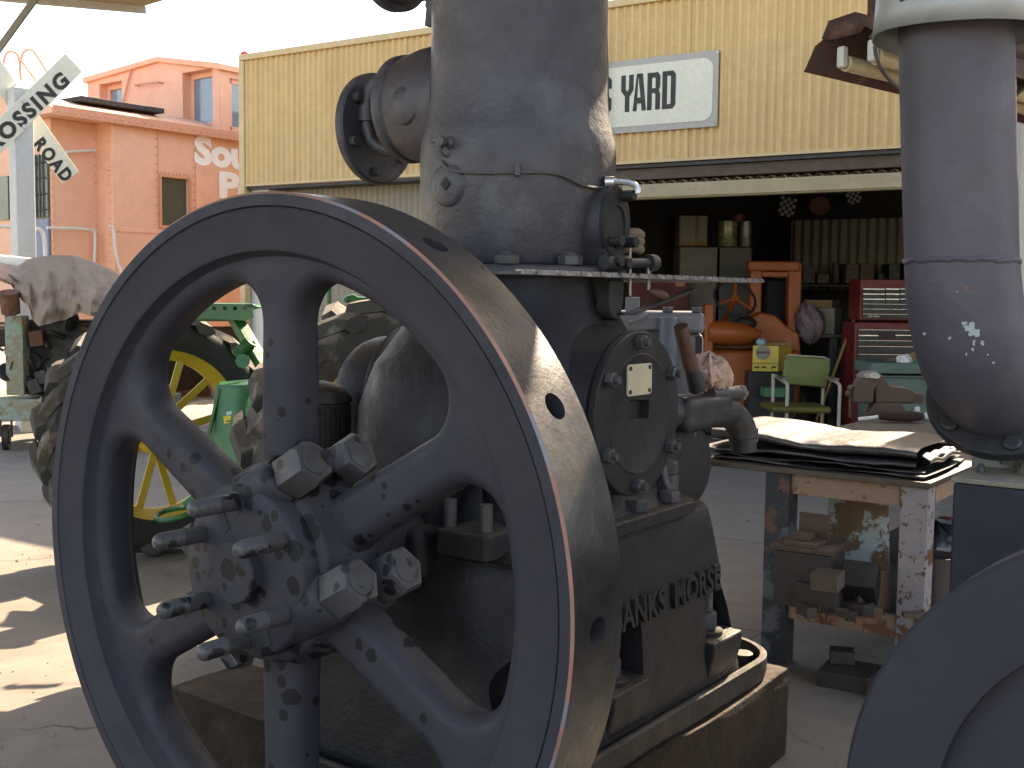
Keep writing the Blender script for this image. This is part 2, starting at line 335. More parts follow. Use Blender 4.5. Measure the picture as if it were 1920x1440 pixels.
# ================================================================== SETTING
def sine_sheet(x0, x1, z0, z1, y, pitch, amp, F, nz=1, per=8, lean=0):
    n = int((x1-x0)/pitch*per); mb = MB()
    mb.grid(lambda u, v: (x0+(x1-x0)*u, y+amp*math.sin(2*PI*(x0+(x1-x0)*u)/pitch)+lean*v, z0+(z1-z0)*v), n, nz)
    return mb
# ---- ground: one sheet of concrete, with recessed joints near the camera, gravel beyond
gm = bpy.data.materials.new('concrete'); gm.use_nodes = True; n = gm.node_tree.nodes; lk = gm.node_tree.links; b = n['Principled BSDF']
tc = n.new('ShaderNodeTexCoord')
def N(s, d=8, r=.6, dist=0):
    t = n.new('ShaderNodeTexNoise'); t.inputs['Scale'].default_value = s; t.inputs['Detail'].default_value = d; t.inputs['Roughness'].default_value = r
    t.inputs['Distortion'].default_value = dist; lk.new(tc.outputs['Object'], t.inputs['Vector']); return t.outputs['Fac']
def MR(src, a, bb, c=0, d=1):
    r = n.new('ShaderNodeMapRange'); r.inputs[1].default_value = a; r.inputs[2].default_value = bb; r.inputs[3].default_value = c; r.inputs[4].default_value = d; lk.new(src, r.inputs[0]); return r.outputs[0]
def MX(f, a, c, ty='MIX'):
    x = n.new('ShaderNodeMix'); x.data_type = 'RGBA'; x.blend_type = ty
    if isinstance(f, float): x.inputs[0].default_value = f
    else: lk.new(f, x.inputs[0])
    for i, q in ((6, a), (7, c)):
        if isinstance(q, tuple): x.inputs[i].default_value = (*q, 1)
        else: lk.new(q, x.inputs[i])
    return x.outputs[2]
c = MX(MR(N(.7), .3, .7), (.165, .142, .115), (.215, .187, .155))
c = MX(MR(N(5), .35, .7), c, MX(.5, c, (.13, .11, .09)))
c = MX(MR(N(1.6, 8, .7, 1.5), .56, .72), c, (.115, .095, .075))
c = MX(MR(N(2.6, 8, .75, .6), .64, .70), c, (.075, .062, .05))
c = MX(MR(N(70, 2), .70, .76), c, (.07, .06, .05))
c = MX(MR(N(22), .66, .72), c, (.10, .085, .07))
vo = n.new('ShaderNodeTexVoronoi'); vo.feature = 'DISTANCE_TO_EDGE'; vo.inputs['Scale'].default_value = .33
nn = n.new('ShaderNodeTexNoise'); nn.inputs['Scale'].default_value = 3; nn.inputs['Detail'].default_value = 6; lk.new(tc.outputs['Object'], nn.inputs['Vector'])
sa = n.new('ShaderNodeVectorMath'); sa.operation = 'SCALE'; sa.inputs[3].default_value = .35; lk.new(nn.outputs['Color'], sa.inputs[0])
ad = n.new('ShaderNodeVectorMath'); ad.operation = 'ADD'; lk.new(tc.outputs['Object'], ad.inputs[0]); lk.new(sa.outputs[0], ad.inputs[1]); lk.new(ad.outputs[0], vo.inputs['Vector'])
crack = MR(vo.outputs['Distance'], .0015, .0035, 1, 0)
cm = n.new('ShaderNodeMath'); cm.operation = 'MULTIPLY'; lk.new(crack, cm.inputs[0]); lk.new(MR(N(.8), .45, .55), cm.inputs[1])
c = MX(cm.outputs[0], c, (.06, .05, .04)); lk.new(c, b.inputs['Base Color']); b.inputs['Roughness'].default_value = .8
bp = n.new('ShaderNodeBump'); bp.inputs['Strength'].default_value = .25; bp.inputs['Distance'].default_value = .01; lk.new(N(35), bp.inputs['Height']); lk.new(bp.outputs[0], b.inputs['Normal'])
M_CONC = gm
M_GRAV = mat('gravel_ballast', (.36, .31, .25), .95, 0, .4, 9, ((30, .5, .08, (.2, .17, .14)),), 1.0, 30)
g = MB()
# slabs laid parallel to the engine: cells 3 m with 8 mm recessed joints
X0, Y0, S_ = -9.0, -6.0, 3.0
for i in range(7):
    for j in range(8):
        x0 = -9.35+i*3.05; y0 = -6.15+j*3.05
        g.box(x0+.0015, x0+3.0485, y0+.0015, y0+3.0485, -.12, 0)
single('concrete_ground', g, M_CONC, None, None, (0, 0, 0), FE, kind='structure', bev=.002, merge=False)
g = MB(); g.grid(lambda u, v: (-400+800*u, -400+800*v, -.012), 4, 4)
single('outer_ground', g, M_CONC, None, None, (0, 0, 0), FE, kind='structure')
rnd = random.Random(9); g = MB()
for i in range(1500):
    x, y = rnd.uniform(-4, 3.2), rnd.uniform(2.4, 9); s_ = rnd.uniform(.0015, .006)*(1 if rnd.random() < .93 else 2.2)
    g.add([(x-s_, y-s_, .0), (x+s_, y-s_*.7, 0), (x+s_*.2, y+s_, 0), (x+rnd.uniform(-1, 1)*s_*.4, y, s_*rnd.uniform(.6, 1.2))], [(0, 1, 3), (1, 2, 3), (2, 0, 3)])
single('ground_grit', g, mat('grit', (.12, .10, .08), .9, 0, .4, 30), None, None, (0, 0, 0), FW, kind='stuff', merge=False)
# gravel of the railway siding
g = MB()
def gr(u, v):
    x = -8+24*u; y = -1.0+5.5*v
    return (x, y, .06+.05*noise.noise(V((x*3, y*3, 0)))-(.07 if v in (0, 1) or u in (0, 1) else 0))
g.grid(gr, 120, 40)
single('siding_gravel', g, M_GRAV, None, None, (0, 0, 0), FC, kind='structure')

# ---- workshop building
TOPZ, BOTZ = 4.0, 2.63
XL = pxp(FS, 456, 240, 1, 0)[0]; XR = 5.5; XOP = pxp(FS, 1000, 400, 1, .25)[0]
shop = Thing('workshop_building', 'tan corrugated workshop with a wide dark open front behind the engine', 'building', (0, 0, 0), FS)
w_ = 0; x = XL; k = 0; sheets = []
while x < XR-.05:
    x2 = min(x+.762, XR)
    sheets.append(shop.part('corrugated_sheet', sine_sheet(x, x2, BOTZ, TOPZ-.02, (.004 if k % 2 else 0), .0762, .015, FS), M_TAN, sharp=80)); x = x2; k += 1
t = MB().box(XL-.03, XR+.03, -.035, .06, TOPZ-.03, TOPZ+.035); shop.part('roof_trim', t, M_TRIM, bev=.006)
t = MB().box(XL-.04, XL+.04, -.03, .05, 0, TOPZ-.032); shop.part('corner_trim', t, M_TRIM, bev=.006)
t = MB().box(XL, XR, -.018, .012, BOTZ-.025, BOTZ+.0); shop.part('bottom_flashing', t, M_TRIM)
x = XL+.45; k = 0
while x < XOP:
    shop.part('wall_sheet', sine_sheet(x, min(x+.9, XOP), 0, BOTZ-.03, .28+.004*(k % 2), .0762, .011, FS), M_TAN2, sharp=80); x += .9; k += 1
mb = MB()
for z in (BOTZ+.06, TOPZ-.10):
    i = 0
    while XL+.1+i*.3048 < XR: mb.lathe([(.006, 0), (.006, .003), (0, .005)], (XL+.1+i*.3048, -.016, z), (0, -1, 0), 6); i += 1
shop.part('screws', mb, M_TRIM, kind='stuff', merge=False)
shop.part('corner_post', MB().box(XL+.02, XL+.30, .08, .34, 0, BOTZ-.03), M_WHITE, bev=.01)
shop.part('door_jamb', MB().box(XL+.34, XL+.42, .2, .33, 0, BOTZ-.03), mat('brown_frame', (.16, .11, .07)), bev=.005)
shop.part('soffit', MB().box(XL, XR, .015, .30, BOTZ-.06, BOTZ-.03), M_DARK)
shop.part('side_wall', MB().box(XL-.02, XL+.02, .06, 6, 0, TOPZ-.04), M_TAN)
shop.part('roof', MB().box(XL-.05, XR+3, .062, 6.5, TOPZ-.03, TOPZ+.02), M_GALV)
M_INT = mat('dark_interior', (.028, .023, .019), .9, 0, .2, 2)  # even near-black brown for the inner walls
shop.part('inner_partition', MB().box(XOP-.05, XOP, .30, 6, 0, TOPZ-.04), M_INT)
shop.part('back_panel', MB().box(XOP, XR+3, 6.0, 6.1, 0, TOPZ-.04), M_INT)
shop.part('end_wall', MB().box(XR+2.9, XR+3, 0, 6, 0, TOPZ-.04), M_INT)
shop.part('header_beam', MB().box(XOP, XR, .06, .16, BOTZ-.16, BOTZ-.062), mat('shadow_brown', (.07, .045, .03)), bev=.004)
# raised door: nearly level corrugated sheet seen along its scalloped edge
y0 = .05; zd = 2.44
mb = MB(); nx = int((XR-XOP)/.0125)
mb.grid(lambda u, v: (XOP+(XR-XOP)*u, y0+1.6*v, zd+.10*v+.016*math.sin(2*PI*(XR-XOP)*u/.10)), int((XR-XOP)/.0125), 2)
shop.part('raised_door_sheet', mb, M_TRIM, sharp=80)
M_HDR = mat('aged_header', (.34, .27, .17), .6, 0, .15, 4, ((16, .6, .1, (.25, .18, .1)),))
shop.part('door_header', MB().box(XOP, XR, -.02, .05, zd-.15, zd-.018), M_HDR, bev=.012)
shop.part('door_rail', MB().box(XOP, XR, -.035, -.018, zd-.135, zd-.10), M_HDR, bev=.004)
shop.part('corrugated_back_sheet', sine_sheet(pxp(FS, 1482, 450, 1, 5.5)[0], pxp(FS, 1706, 450, 1, 5.5)[0], 1.55, 2.45, 5.5, .12, .02, FS), mat('inner_cream', (.17, .15, .11), .8), sharp=80)
# pipe and hook below the door
p0 = pxp(FS, 1165, 358, 1, .1); p1 = pxp(FS, 1462, 360, 1, .1); p2 = pxp(FS, 1700, 345, 1, .1)
shop.part('door_track_pipe', MB().tube([p0, p1, p2], .008, 8), M_GALV)
shop.part('track_hook', MB().tube([pxp(FS, 1445, 341, 1, .08), pxp(FS, 1457, 341, 1, .07), pxp(FS, 1457, 362, 1, .07)], .012, 8), M_WHITE)
# vertical vent pipe on the roof
single('roof_mast', MB().cyl((pxp(FS, 1297, 15, 1, .5)[0], .5, TOPZ+.02), (pxp(FS, 1297, 15, 1, .5)[0], .5, 7.0), .03), M_GALV, 'thin pale mast standing on the workshop roof', 'mast', (pxp(FS, 1297, 15, 1, .5)[0], .5, TOPZ+.02), FS)
single('roof_beacon', MB().lathe([(.06, 0), (.06, .07), (.045, .13), (.0, .16)], pxp(FS, 459, 122, 1, .05), (0, 0, 1), 16), mat('beacon_red', (.5, .03, .02), .3), 'small red beacon on the left corner of the workshop roof', 'beacon', tuple(pxp(FS, 459, 122, 1, .05)), FS)
single('roof_ball', MB().ball(pxp(FS, 473, 116, 1, .3), .05), mat('ball_pale_red', (.5, .3, .28), .4), 'pale round knob beside the red beacon on the roof', 'knob', tuple(pxp(FS, 473, 116, 1, .3)), FS)
# the yard sign
q = [pxp(FS, px, py, 1, -.03) for px, py in ((1350, 93), (1343, 237), (1142, 117), (1142, 247))]
sx1 = (q[0][0]+q[1][0])/2; sz1 = q[0][2]; sz0 = q[1][2]; sx0 = sx1-3.3
sg = Thing('yard_sign', 'cream sign with grey border reading YARD on the corrugated fascia', 'sign', (sx0, -.03, sz0), FS)
sg.part('border_plate', MB().box(sx0, sx1, -.035, -.018, sz0, sz1), M_SIGNG, bev=.003)
hh = (sz1-sz0)/2
sg.part('cream_panel', MB().prism(rrect((sx0+sx1)/2, (sz0+sz1)/2, (sx1-sx0)/2-.045, hh-.055, .09), 1, -.039, -.036), M_SIGN)
for px, py in ((1346, 98), (1339, 230)):
    p = pxp(FS, px, py, 1, -.037); sg.part('screw', MB().cyl(p, p+V((0, -.006, 0)), .011, n=10), M_STEEL)
def condensed(ch, w, h):
    """heavy condensed capitals as bars in a w x h cell, list of polygons"""
    s = w*.36; P = {}
    if ch == 'Y': return [[(0, h), (s, h), (s*1.05, h*.62), (w/2+s/2, h*.42), (w/2+s/2, 0), (w/2-s/2, 0), (w/2-s/2, h*.42), (0, h*.58)], [(w-s, h), (w, h), (w, h*.58), (w/2+s/2, h*.40), (w/2-s/2, h*.45), (w-s*1.05, h*.62)]]
    if ch == 'A': return [[(0, 0), (s*.85, 0), (w/2-.1*w, h), (w*.28, h)], [(w-s*.85, 0), (w, 0), (w*.72, h), (w*.38, h)], [(w*.24, h*.2), (w*.76, h*.2), (w*.70, h*.36), (w*.30, h*.36)]]
    if ch == 'R': return [[(0, 0), (s, 0), (s, h), (0, h)], [(s*.9, h), (w*.82, h), (w, h*.9), (w, h*.62), (w-s, h*.62), (w-s, h*.86), (s*.9, h*.86)], [(s*.9, h*.58), (w-s, h*.58), (w-s, h*.63), (w, h*.63), (w*.9, h*.51), (w, h*.42), (w, 0), (w-s, 0), (w-s, h*.40), (w*.6, h*.45), (s*.9, h*.45)]]
    if ch == 'D': return [[(0, 0), (s, 0), (s, h), (0, h)], [(s*.9, h), (w*.8, h), (w, h*.9), (w, h*.1), (w*.8, 0), (s*.9, 0), (s*.9, h*.12), (w-s, h*.13), (w-s, h*.87), (s*.9, h*.88)]]
    if ch == 'S': return [[(0, h*.9), (w*.2, h), (w*.8, h), (w, h*.9), (w, h*.66), (w-s, h*.66), (w-s, h*.86), (s, h*.86), (s, h*.62), (w, h*.38), (w, h*.1), (w*.8, 0), (w*.2, 0), (0, h*.1), (0, h*.34), (s, h*.34), (s, h*.13), (w-s, h*.13), (w-s, h*.34), (0, h*.58)]]
def letter(px0, px1, py0, py1, ch, py0r=None):
    a = pxp(FS, px0, py1, 1, -.04); bq = pxp(FS, px1, py1, 1, -.04); tq = pxp(FS, (px0+px1)/2, py0, 1, -.04)
    mb = MB(); k = 0
    for poly in condensed(ch, bq[0]-a[0], tq[2]-a[2]):
        y1 = -.0395-.0004*k; k += 1
        mb.prism([(a[0]+u, a[2]+v) for u, v in poly], 1, y1-.002, y1)
    sg.part('letter', mb, M_INK, merge=False)
for ch, x0, x1, y0_, y1_ in (('S', 1120, 1146, 145, 213), ('Y', 1164, 1187, 141, 211), ('A', 1186, 1211, 138, 209), ('R', 1213, 1237, 136, 207), ('D', 1241, 1266, 133, 205)):
    letter(x0, x1, y0_, y1_, ch)
# power conduit beside the tower
single('conduit', MB().tube([pxp(FS, 1137, 48, 1, -.08), pxp(FS, 1140, 150, 1, -.08), pxp(FS, 1141, 290, 1, -.08)], .009, 8), M_WIRE, 'thin dark cable hanging down the fascia left of the cream sign', 'cable', tuple(pxp(FS, 1137, 48, 1, -.08)), FS)

# ---- near shelter roof whose corner shows top left, with its brace
K = gnd(268, 12, 3.25); K2 = gnd(95, -3, 3.25); K3 = gnd(312, -1, 3.25)
d2 = (K2-K).normalized(); d3 = (K3-K).normalized()
A_ = K+d2*5; B_ = K+d3*7; C_ = A_+d3*7
sh = Thing('shelter_roof', 'corner of a beige sheet roof with a white gutter overhead', 'roof', (K.x, K.y, 3.2), FW)
mb = MB(); mb.add([K, A_, C_, B_]+[p+V((0, 0, .03)) for p in (K, A_, C_, B_)], [(0, 1, 2, 3), (7, 6, 5, 4), (0, 4, 5, 1), (1, 5, 6, 2), (2, 6, 7, 3), (3, 7, 4, 0)])
sh.part('roof_sheet', mb, M_TRIM)
sh.part('gutter', MB().bar(K+V((0, 0, -.02))-d2*.02, A_+V((0, 0, -.02)), .04, .045), M_WHITE, bev=.006)
a0 = atY(66, -2, 6.2); a1 = atY(-4, 94, 6.2)
sh.part('brace', MB().bar(a0+(a0-a1)*.12, a1+(a1-a0)*1.2, .035, .02, (0, 1, 0)), M_GALV, bev=.004)
sh.part('support_post', MB().box((a1+(a1-a0)*1.2).x-.05, (a1+(a1-a0)*1.2).x+.05, 6.15, 6.25, 0, 3.22), M_GALV, bev=.008)

# ---- unseen flat sun blocker, added to keep the engines' lower parts in shade
cn = Thing('shade_blocker', 'unseen flat sheet added over the second engine to block the sun', 'sun blocker', (2.9, 4.4, 0), FE)
cn.part('roof_sheet', MB().box(-1.70, -.02, 2.95, 5.4, 3.60, 3.63).box(-.018, 5.0, 3.3, 5.4, 3.60, 3.63), M_GALV, bev=.005)  # sheet of the added blocker, split to suit where its shadow falls
for x in (1.6, 3.3, 4.95):
    cn.part('blocker_rafter', MB().box(x-.04, x+.04, 3.4, 5.4, 3.50, 3.598), M_GALV)
for x in (3.3, 4.95):
    for y in (3.5, 5.3): cn.part('post', MB().box(x-.05, x+.05, y-.05, y+.05, 0, 3.49), M_POST)  # posts of the added blocker
# ================================================================== CABOOSE
cb = Thing('caboose', 'faded orange railway caboose with a cupola and white lettering', 'railway caboose', (0, 0, 0), FC)
W_C = 2.9; ZB, ZE = 1.0, 3.40
def cp(px, py, y=0): return pxp(FC, px, py, 1, y)
XW = cp(96, 320, .3)[0]
win = (cp(302, 380)[0], cp(354, 380)[0], cp(330, 424)[2], cp(330, 334)[2])
mb = MB().box(0, 9, 0, W_C, ZB, ZE)
body = cb.part('body', mb, M_PINK, bev=.03)
apply_bool(body, MB().box(win[0], win[1], -.1, .09, win[2], win[3]), cb.base, flat=True)
cb.part('entry_panel', MB().box(XW, .01, .3, W_C-.3, ZB, ZE-.02), M_PINK, bev=.01)
# main roof: shallow arch, eave with rivets
def arch(x, z0, h, n=14, ov=.07):
    return [(x, -ov+(W_C+2*ov)*i/n, z0+h*math.sin(PI*i/n)**.8) for i in range(n+1)]
mb = MB(); xa, xb = cp(91, 196)[0], 9.1
s1 = [arch(xx, ZE+.04, .30)+[(xx, W_C+.07, ZE-.02), (xx, -.07, ZE-.02)] for xx in (xa, xb)]
mb.loft(s1); cb.part('roof', mb, M_PINK)
cb.part('eave_strip', MB().box(xa, xb, -.10, -.071, ZE-.05, ZE+.07), M_PINKD, bev=.012)
mb = MB()
for i in range(90):
    x = xa+.06+i*.1; mb.ball((x, -.102, ZE+.0), .011, 6)
for x in (cp(204, 300)[0], cp(293, 300)[0], cp(363, 300)[0]):
    for i in range(24):
        mb.ball((x, -.003, ZB+.1+i*.098), .011, 6)
for i in range(40): mb.ball((.1+i*.11, -.003, cp(260, 434)[2]), .011, 6)
for x in (cp(178, 300, .3)[0], cp(97, 300, .3)[0]):
    for i in range(22): mb.ball((x, .297, ZB+.1+i*.1), .011, 6)
for i in range(9): mb.ball((win[0]-.05+i*.055, -.003, win[3]+.05), .011, 6)
cb.part('rivets', mb, M_PINKD, kind='stuff', merge=False)
for x in (cp(293, 300)[0], cp(363, 300)[0]): cb.part('panel_seam', MB().box(x+.02, x+.028, -.004, .001, ZB, ZE), M_PINKD)
cb.part('belt_rail', MB().box(.02, 9, -.012, .002, cp(260, 436)[2], cp(260, 428)[2]), M_PINK, bev=.004)
wf = cb.part('window', MB().box(win[0]-.03, win[1]+.03, -.02, .0, win[2]-.03, win[2]).box(win[0]-.03, win[1]+.03, -.02, 0, win[3], win[3]+.03).box(win[0]-.03, win[0], -.02, 0, win[2], win[3]).box(win[1], win[1]+.03, -.02, 0, win[2], win[3]), M_PINKD)
cb.part('pane', MB().box(win[0], win[1], .05, .06, win[2], win[3]), M_GLASSG, wf)
# dark running board on the roof
q0 = cp(146, 193, .25); q1 = cp(305, 218, .25)
cb.part('roof_walk', MB().box(q0[0], q1[0]-.02, .18, .75, ZE+.20, ZE+.26), M_ROOFD, bev=.01)
# cupola
xc = 1.53; zc = ZE+.1
def cup(px, py): return pxp(FC, px, py, 0, xc)
ys = [(0.02, cup(410, 124)[2]), (W_C*.42, cup(283, 117)[2]), (W_C-.05, cup(172, 148)[2])]
poly = [(0.0, zc-.1), (W_C, zc-.1), (W_C, ys[2][1]), (ys[1][0], ys[1][1]), (0.0, ys[0][1])]
cu = cb.part('cupola', MB().prism(poly, 0, xc, xc+2.6), M_PINK, bev=.02)
w1 = [cup(342, 137), cup(399, 235)]; w2 = [cup(186, 158), cup(229, 200)]
sw = (cp(431, 200, 0)[0], cp(470, 200, 0)[0], cp(440, 246, 0)[2], cp(440, 148, 0)[2])
cut = MB().box(xc-.1, xc+.22, w1[1][1], w1[0][1], w1[1][2], w1[0][2]).box(xc-.1, xc+.22, w2[1][1], w2[0][1], w2[1][2], w2[0][2]).box(sw[0], sw[1], -.1, .1, sw[2], sw[3])
apply_bool(cu, cut, cb.base, flat=True)
def wframe(x, y0, y1, z0, z1, t=.05):
    mb = MB().box(x, x+.04, y0, y1, z0, z0+t).box(x, x+.04, y0, y1, z1-t, z1).box(x, x+.04, y0, y0+t, z0+t, z1-t).box(x, x+.04, y1-t, y1, z0+t, z1-t); return mb
for a, c_ in ((w1, 0), (w2, 1)):
    y0, y1 = sorted((a[0][1], a[1][1])); z0, z1 = sorted((a[0][2], a[1][2]))
    fr = cb.part('window', wframe(xc+.12, y0, y1, z0, z1, .07), M_PINK, bev=.004)
    cb.part('pane', MB().box(xc+.14, xc+.15, y0+.06, y1-.06, z0+.06, z1-.06), M_GLASS, fr)
fr = cb.part('window', MB().box(sw[0], sw[1], .03, .06, sw[2], sw[2]+.06).box(sw[0], sw[1], .03, .06, sw[3]-.06, sw[3]).box(sw[0], sw[0]+.06, .03, .06, sw[2], sw[3]).box(sw[1]-.06, sw[1], .03, .06, sw[2], sw[3]), M_PINK)
cb.part('pane', MB().box(sw[0]+.04, sw[1]-.04, .04, .05, sw[2]+.04, sw[3]-.04), M_GLASS, fr)
cb.part('cupola_sill', MB().box(sw[0]-.05, sw[1]+.05, -.06, .02, sw[2]-.05, sw[2]), M_PINKD, bev=.006)
g1, g2 = cup(262, 161), cup(306, 156)
cb.part('cupola_grab_iron', MB().tube([g1+V((0, 0, 0)), g1+V((-.08, 0, 0)), g2+V((-.08, 0, 0)), g2], .012, 8), M_PINKD)
cb.part('cupola_brace', MB().tube([cup(251, 125)+V((-.03, 0, 0)), cup(232, 200)+V((-.03, 0, 0))], .012, 8), M_PINKD)
cb.part('cupola_eave', MB().prism([(-.05, ys[0][1]-.05), (ys[1][0], ys[1][1]-.02), (W_C+.03, ys[2][1]-.05), (W_C+.03, ys[2][1]+.03), (ys[1][0], ys[1][1]+.05), (-.05, ys[0][1]+.03)], 0, xc-.05, xc+2.65), M_PINK, bev=.01)
# lettering
for s, ax, ay, hpx in (('Southern', 364, 309, 57), ('Pacific', 411, 372, 52)):
    p = cp(ax, ay); h = cp(ax, ay-hpx)[2]-p[2]
    me = text_mesh(s, .5, .002, .026, height=h*(1.0), width=(cp(462 if s[0] == 'S' else 476, ay)[0]-cp(ax, ay)[0])/(.40 if s[0] == 'S' else .36))
    place_text('lettering', me, M_LETW, cb.e, p+V((0, -.004, 0)), (1, 0, 0), (0, 0, 1), cb.base)
# end wall: blue door with a grille, orange panel with a window, grab irons
xe = XW-.005
def ce(px, py): return pxp(FC, px, py, 0, xe)
d0, d1 = ce(95, 400), ce(55, 480)
y_d0 = .33; y_d1 = d1[1]
cb.part('door', MB().box(xe-.03, xe, y_d0, y_d1, ZB, ce(80, 410)[2]), M_BLUE, bev=.005)
gz0, gz1 = ce(80, 408)[2], ce(80, 290)[2]
gg = cb.part('door_window', MB().box(xe-.02, xe, y_d0, y_d1, gz0, gz1), M_GLASSG)
mb = MB()
for i in range(6): mb.tube([(xe-.05, y_d0+.05+i*(y_d1-y_d0-.1)/5, gz0), (xe-.05, y_d0+.05+i*(y_d1-y_d0-.1)/5, gz1)], .008, 6)
for i in range(4): mb.tube([(xe-.05, y_d0, gz0+(gz1-gz0)*(i+.5)/4), (xe-.05, y_d1, gz0+(gz1-gz0)*(i+.5)/4)], .007, 6)
cb.part('grille', mb, M_DARK, gg)
a, b_ = ce(17, 330), ce(0, 413)
fr = cb.part('end_window', MB().box(xe-.02, xe, a[1], a[1]+.5, b_[2], a[2]), M_GLASSG)
def ctube(name, pts, y, r=.016, mt=M_WHITE, sm=1, off=None):
    cb.part(name, MB().tube([cp(px, py, y) for px, py in pts], r, 8, sm), mt)
ctube('grab_iron', [(88, 427), (172, 429), (179, 434), (177, 493)], .2)
ctube('grab_iron', [(205, 424), (213, 427), (214, 455), (220, 490), (228, 512)], -.08)
ctube('grab_iron', [(124, 285), (150, 283), (180, 281)], .22)
ctube('grab_iron', [(66, 429), (76, 430), (83, 442), (85, 480)], .1, .022)
ctube('grab_iron', [(-10, 425), (20, 425)], .1, .018)
ctube('ladder_rail', [(4, 150), (6, 118), (12, 98), (24, 95), (36, 104), (39, 150)], .3, .016, M_PINK)
ctube('ladder_rail', [(39, 110), (46, 94), (60, 92), (72, 108), (88, 135)], .25, .016, M_PINK)
ctube('ladder_rail', [(39, 112), (52, 130), (68, 152)], .28, .014, M_PINK)
cb.part('tool_clip', MB().tube([cp(190, 315, .02)+V((0, -.02, 0)), cp(196, 319, 0)+V((0, -.05, 0)), cp(204, 319, 0)+V((0, -.03, 0))], .012, 6), M_PINKD)
# underframe, steps, trucks with wheels
cb.part('underframe', MB().box(.1, 9, .2, W_C-.2, ZB-.25, ZB-.001).box(XW-.8, .1, .5, W_C-.5, ZB-.2, ZB-.002), M_OIL, bev=.01)
for xt in (2.4, 7.4):
    tr = cb.part('truck_frame', MB().box(xt-.9, xt+.9, .62, .72, .45, .72).box(xt-.9, xt+.9, W_C-.72, W_C-.62, .45, .72).box(xt-.15, xt+.15, .6, W_C-.6, .4, .78), M_RUST, bev=.03)
    for xx in (xt-.75, xt+.75):
        for yy in (.75, W_C-.85):
            cb.part('wheel', MB().lathe([(.0, 0), (.40, 0), (.40, .1), (.42, .1), (.42, .13), (0, .13)], (xx, yy, .50), (0, 1, 0), 28), M_OIL, tr)
mb = MB()
for yy in (.72, W_C-.72): mb.box(-9, 16, yy-.035, yy+.035, .02, .15)
single('railway_track', mb, M_RUST, 'rusty rails under the orange caboose', 'railway track', (0, .72, 0), FC)
for i, (px, py, w0) in enumerate(((382, 745, .16), (408, 748, .15))):
    p = gnd(px, py); single('flower_pot', MB().lathe([(w0*.7, 0), (w0, .36), (w0*1.1, .36), (w0*1.1, .42), (w0*.95, .42), (w0*.9, .36), (.0, .34)], p, (0, 0, 1), 20), M_TERRA,
        ('terracotta pot on the ground left of the other pot beyond the yellow wheel', 'smaller terracotta pot right beside the green tractor plate')[i], 'pot', tuple(p), FW, group='terracotta pots by the siding')

# ================================================================== CROSSBUCK
pc = atY(40, 400, 11.6); FB = Frame(pc.x, pc.y, .76)
def fb(px, py, y): return pxp(FB, px, py, 1, y)
cr = Thing('crossing_sign', 'white railroad crossbuck with black letters on a square white post', 'sign', (0, 0, 0), FB)
xl, xr = fb(29, 300, -.12)[0], fb(65, 300, -.12)[0]; yb_ = -.12+(xr-xl)
zt = fb(40, 165, -.12)[2]
mb = MB().box(xl, xr, -.12, yb_, 0, zt); cx = (xl+xr)/2
mb.add([(xl, -.12, zt), (xr, -.12, zt), (xr, yb_, zt), (xl, yb_, zt), (cx, (yb_-.12)/2, zt+.08)], [(0, 1, 4), (1, 2, 4), (2, 3, 4), (3, 0, 4)])
cr.part('post', mb, M_POST, bev=.01)
def blade(name, c0, c1, wpx, y, words, mt):
    """c0,c1: photo points of the two end centres"""
    a = fb(*c0, y); c = fb(*c1, y); d = (c-a).normalized(); up = d.cross(V((0, -1, 0))); up = up if up.z > 0 else -up
    hw = wpx/2*11.6/FL
    mb = MB().add([a+up*hw, a-up*hw, c-up*hw, c+up*hw, *(q+V((0, .02, 0)) for q in (a+up*hw, a-up*hw, c-up*hw, c+up*hw))], [(0, 1, 2, 3), (7, 6, 5, 4), (0, 4, 5, 1), (1, 5, 6, 2), (2, 6, 7, 3), (3, 7, 4, 0)])
    o = cr.part(name, mb, M_SIGN, bev=.003)
    for s, p0, p1, hpx in words:
        p = fb(*p0, y); q = fb(*p1, y); me = text_mesh(s, .3, .001, .014, spacing=1.25, width=(q-p).length, height=hpx*11.6/FL)
        place_text('lettering', me, mt, o, p+V((0, -.003, 0)), q-p, up)
    return o
blade('crossing_blade', (-35, 290), (139, 117), 43, -.15, [('CROSSING', (-35, 311), (133, 156), 29)], M_INK)
blade('railroad_blade', (-30, 102), (133, 333), 40, yb_+.005, [('ROAD', (60, 272), (119, 344), 28)], M_INK)
for px, py in ((45, 190), (45, 237)):
    p = fb(px, py, -.152); cr.part('bolt', MB().cyl(p, p+V((0, -.015, 0)), .02, n=12), M_POST)

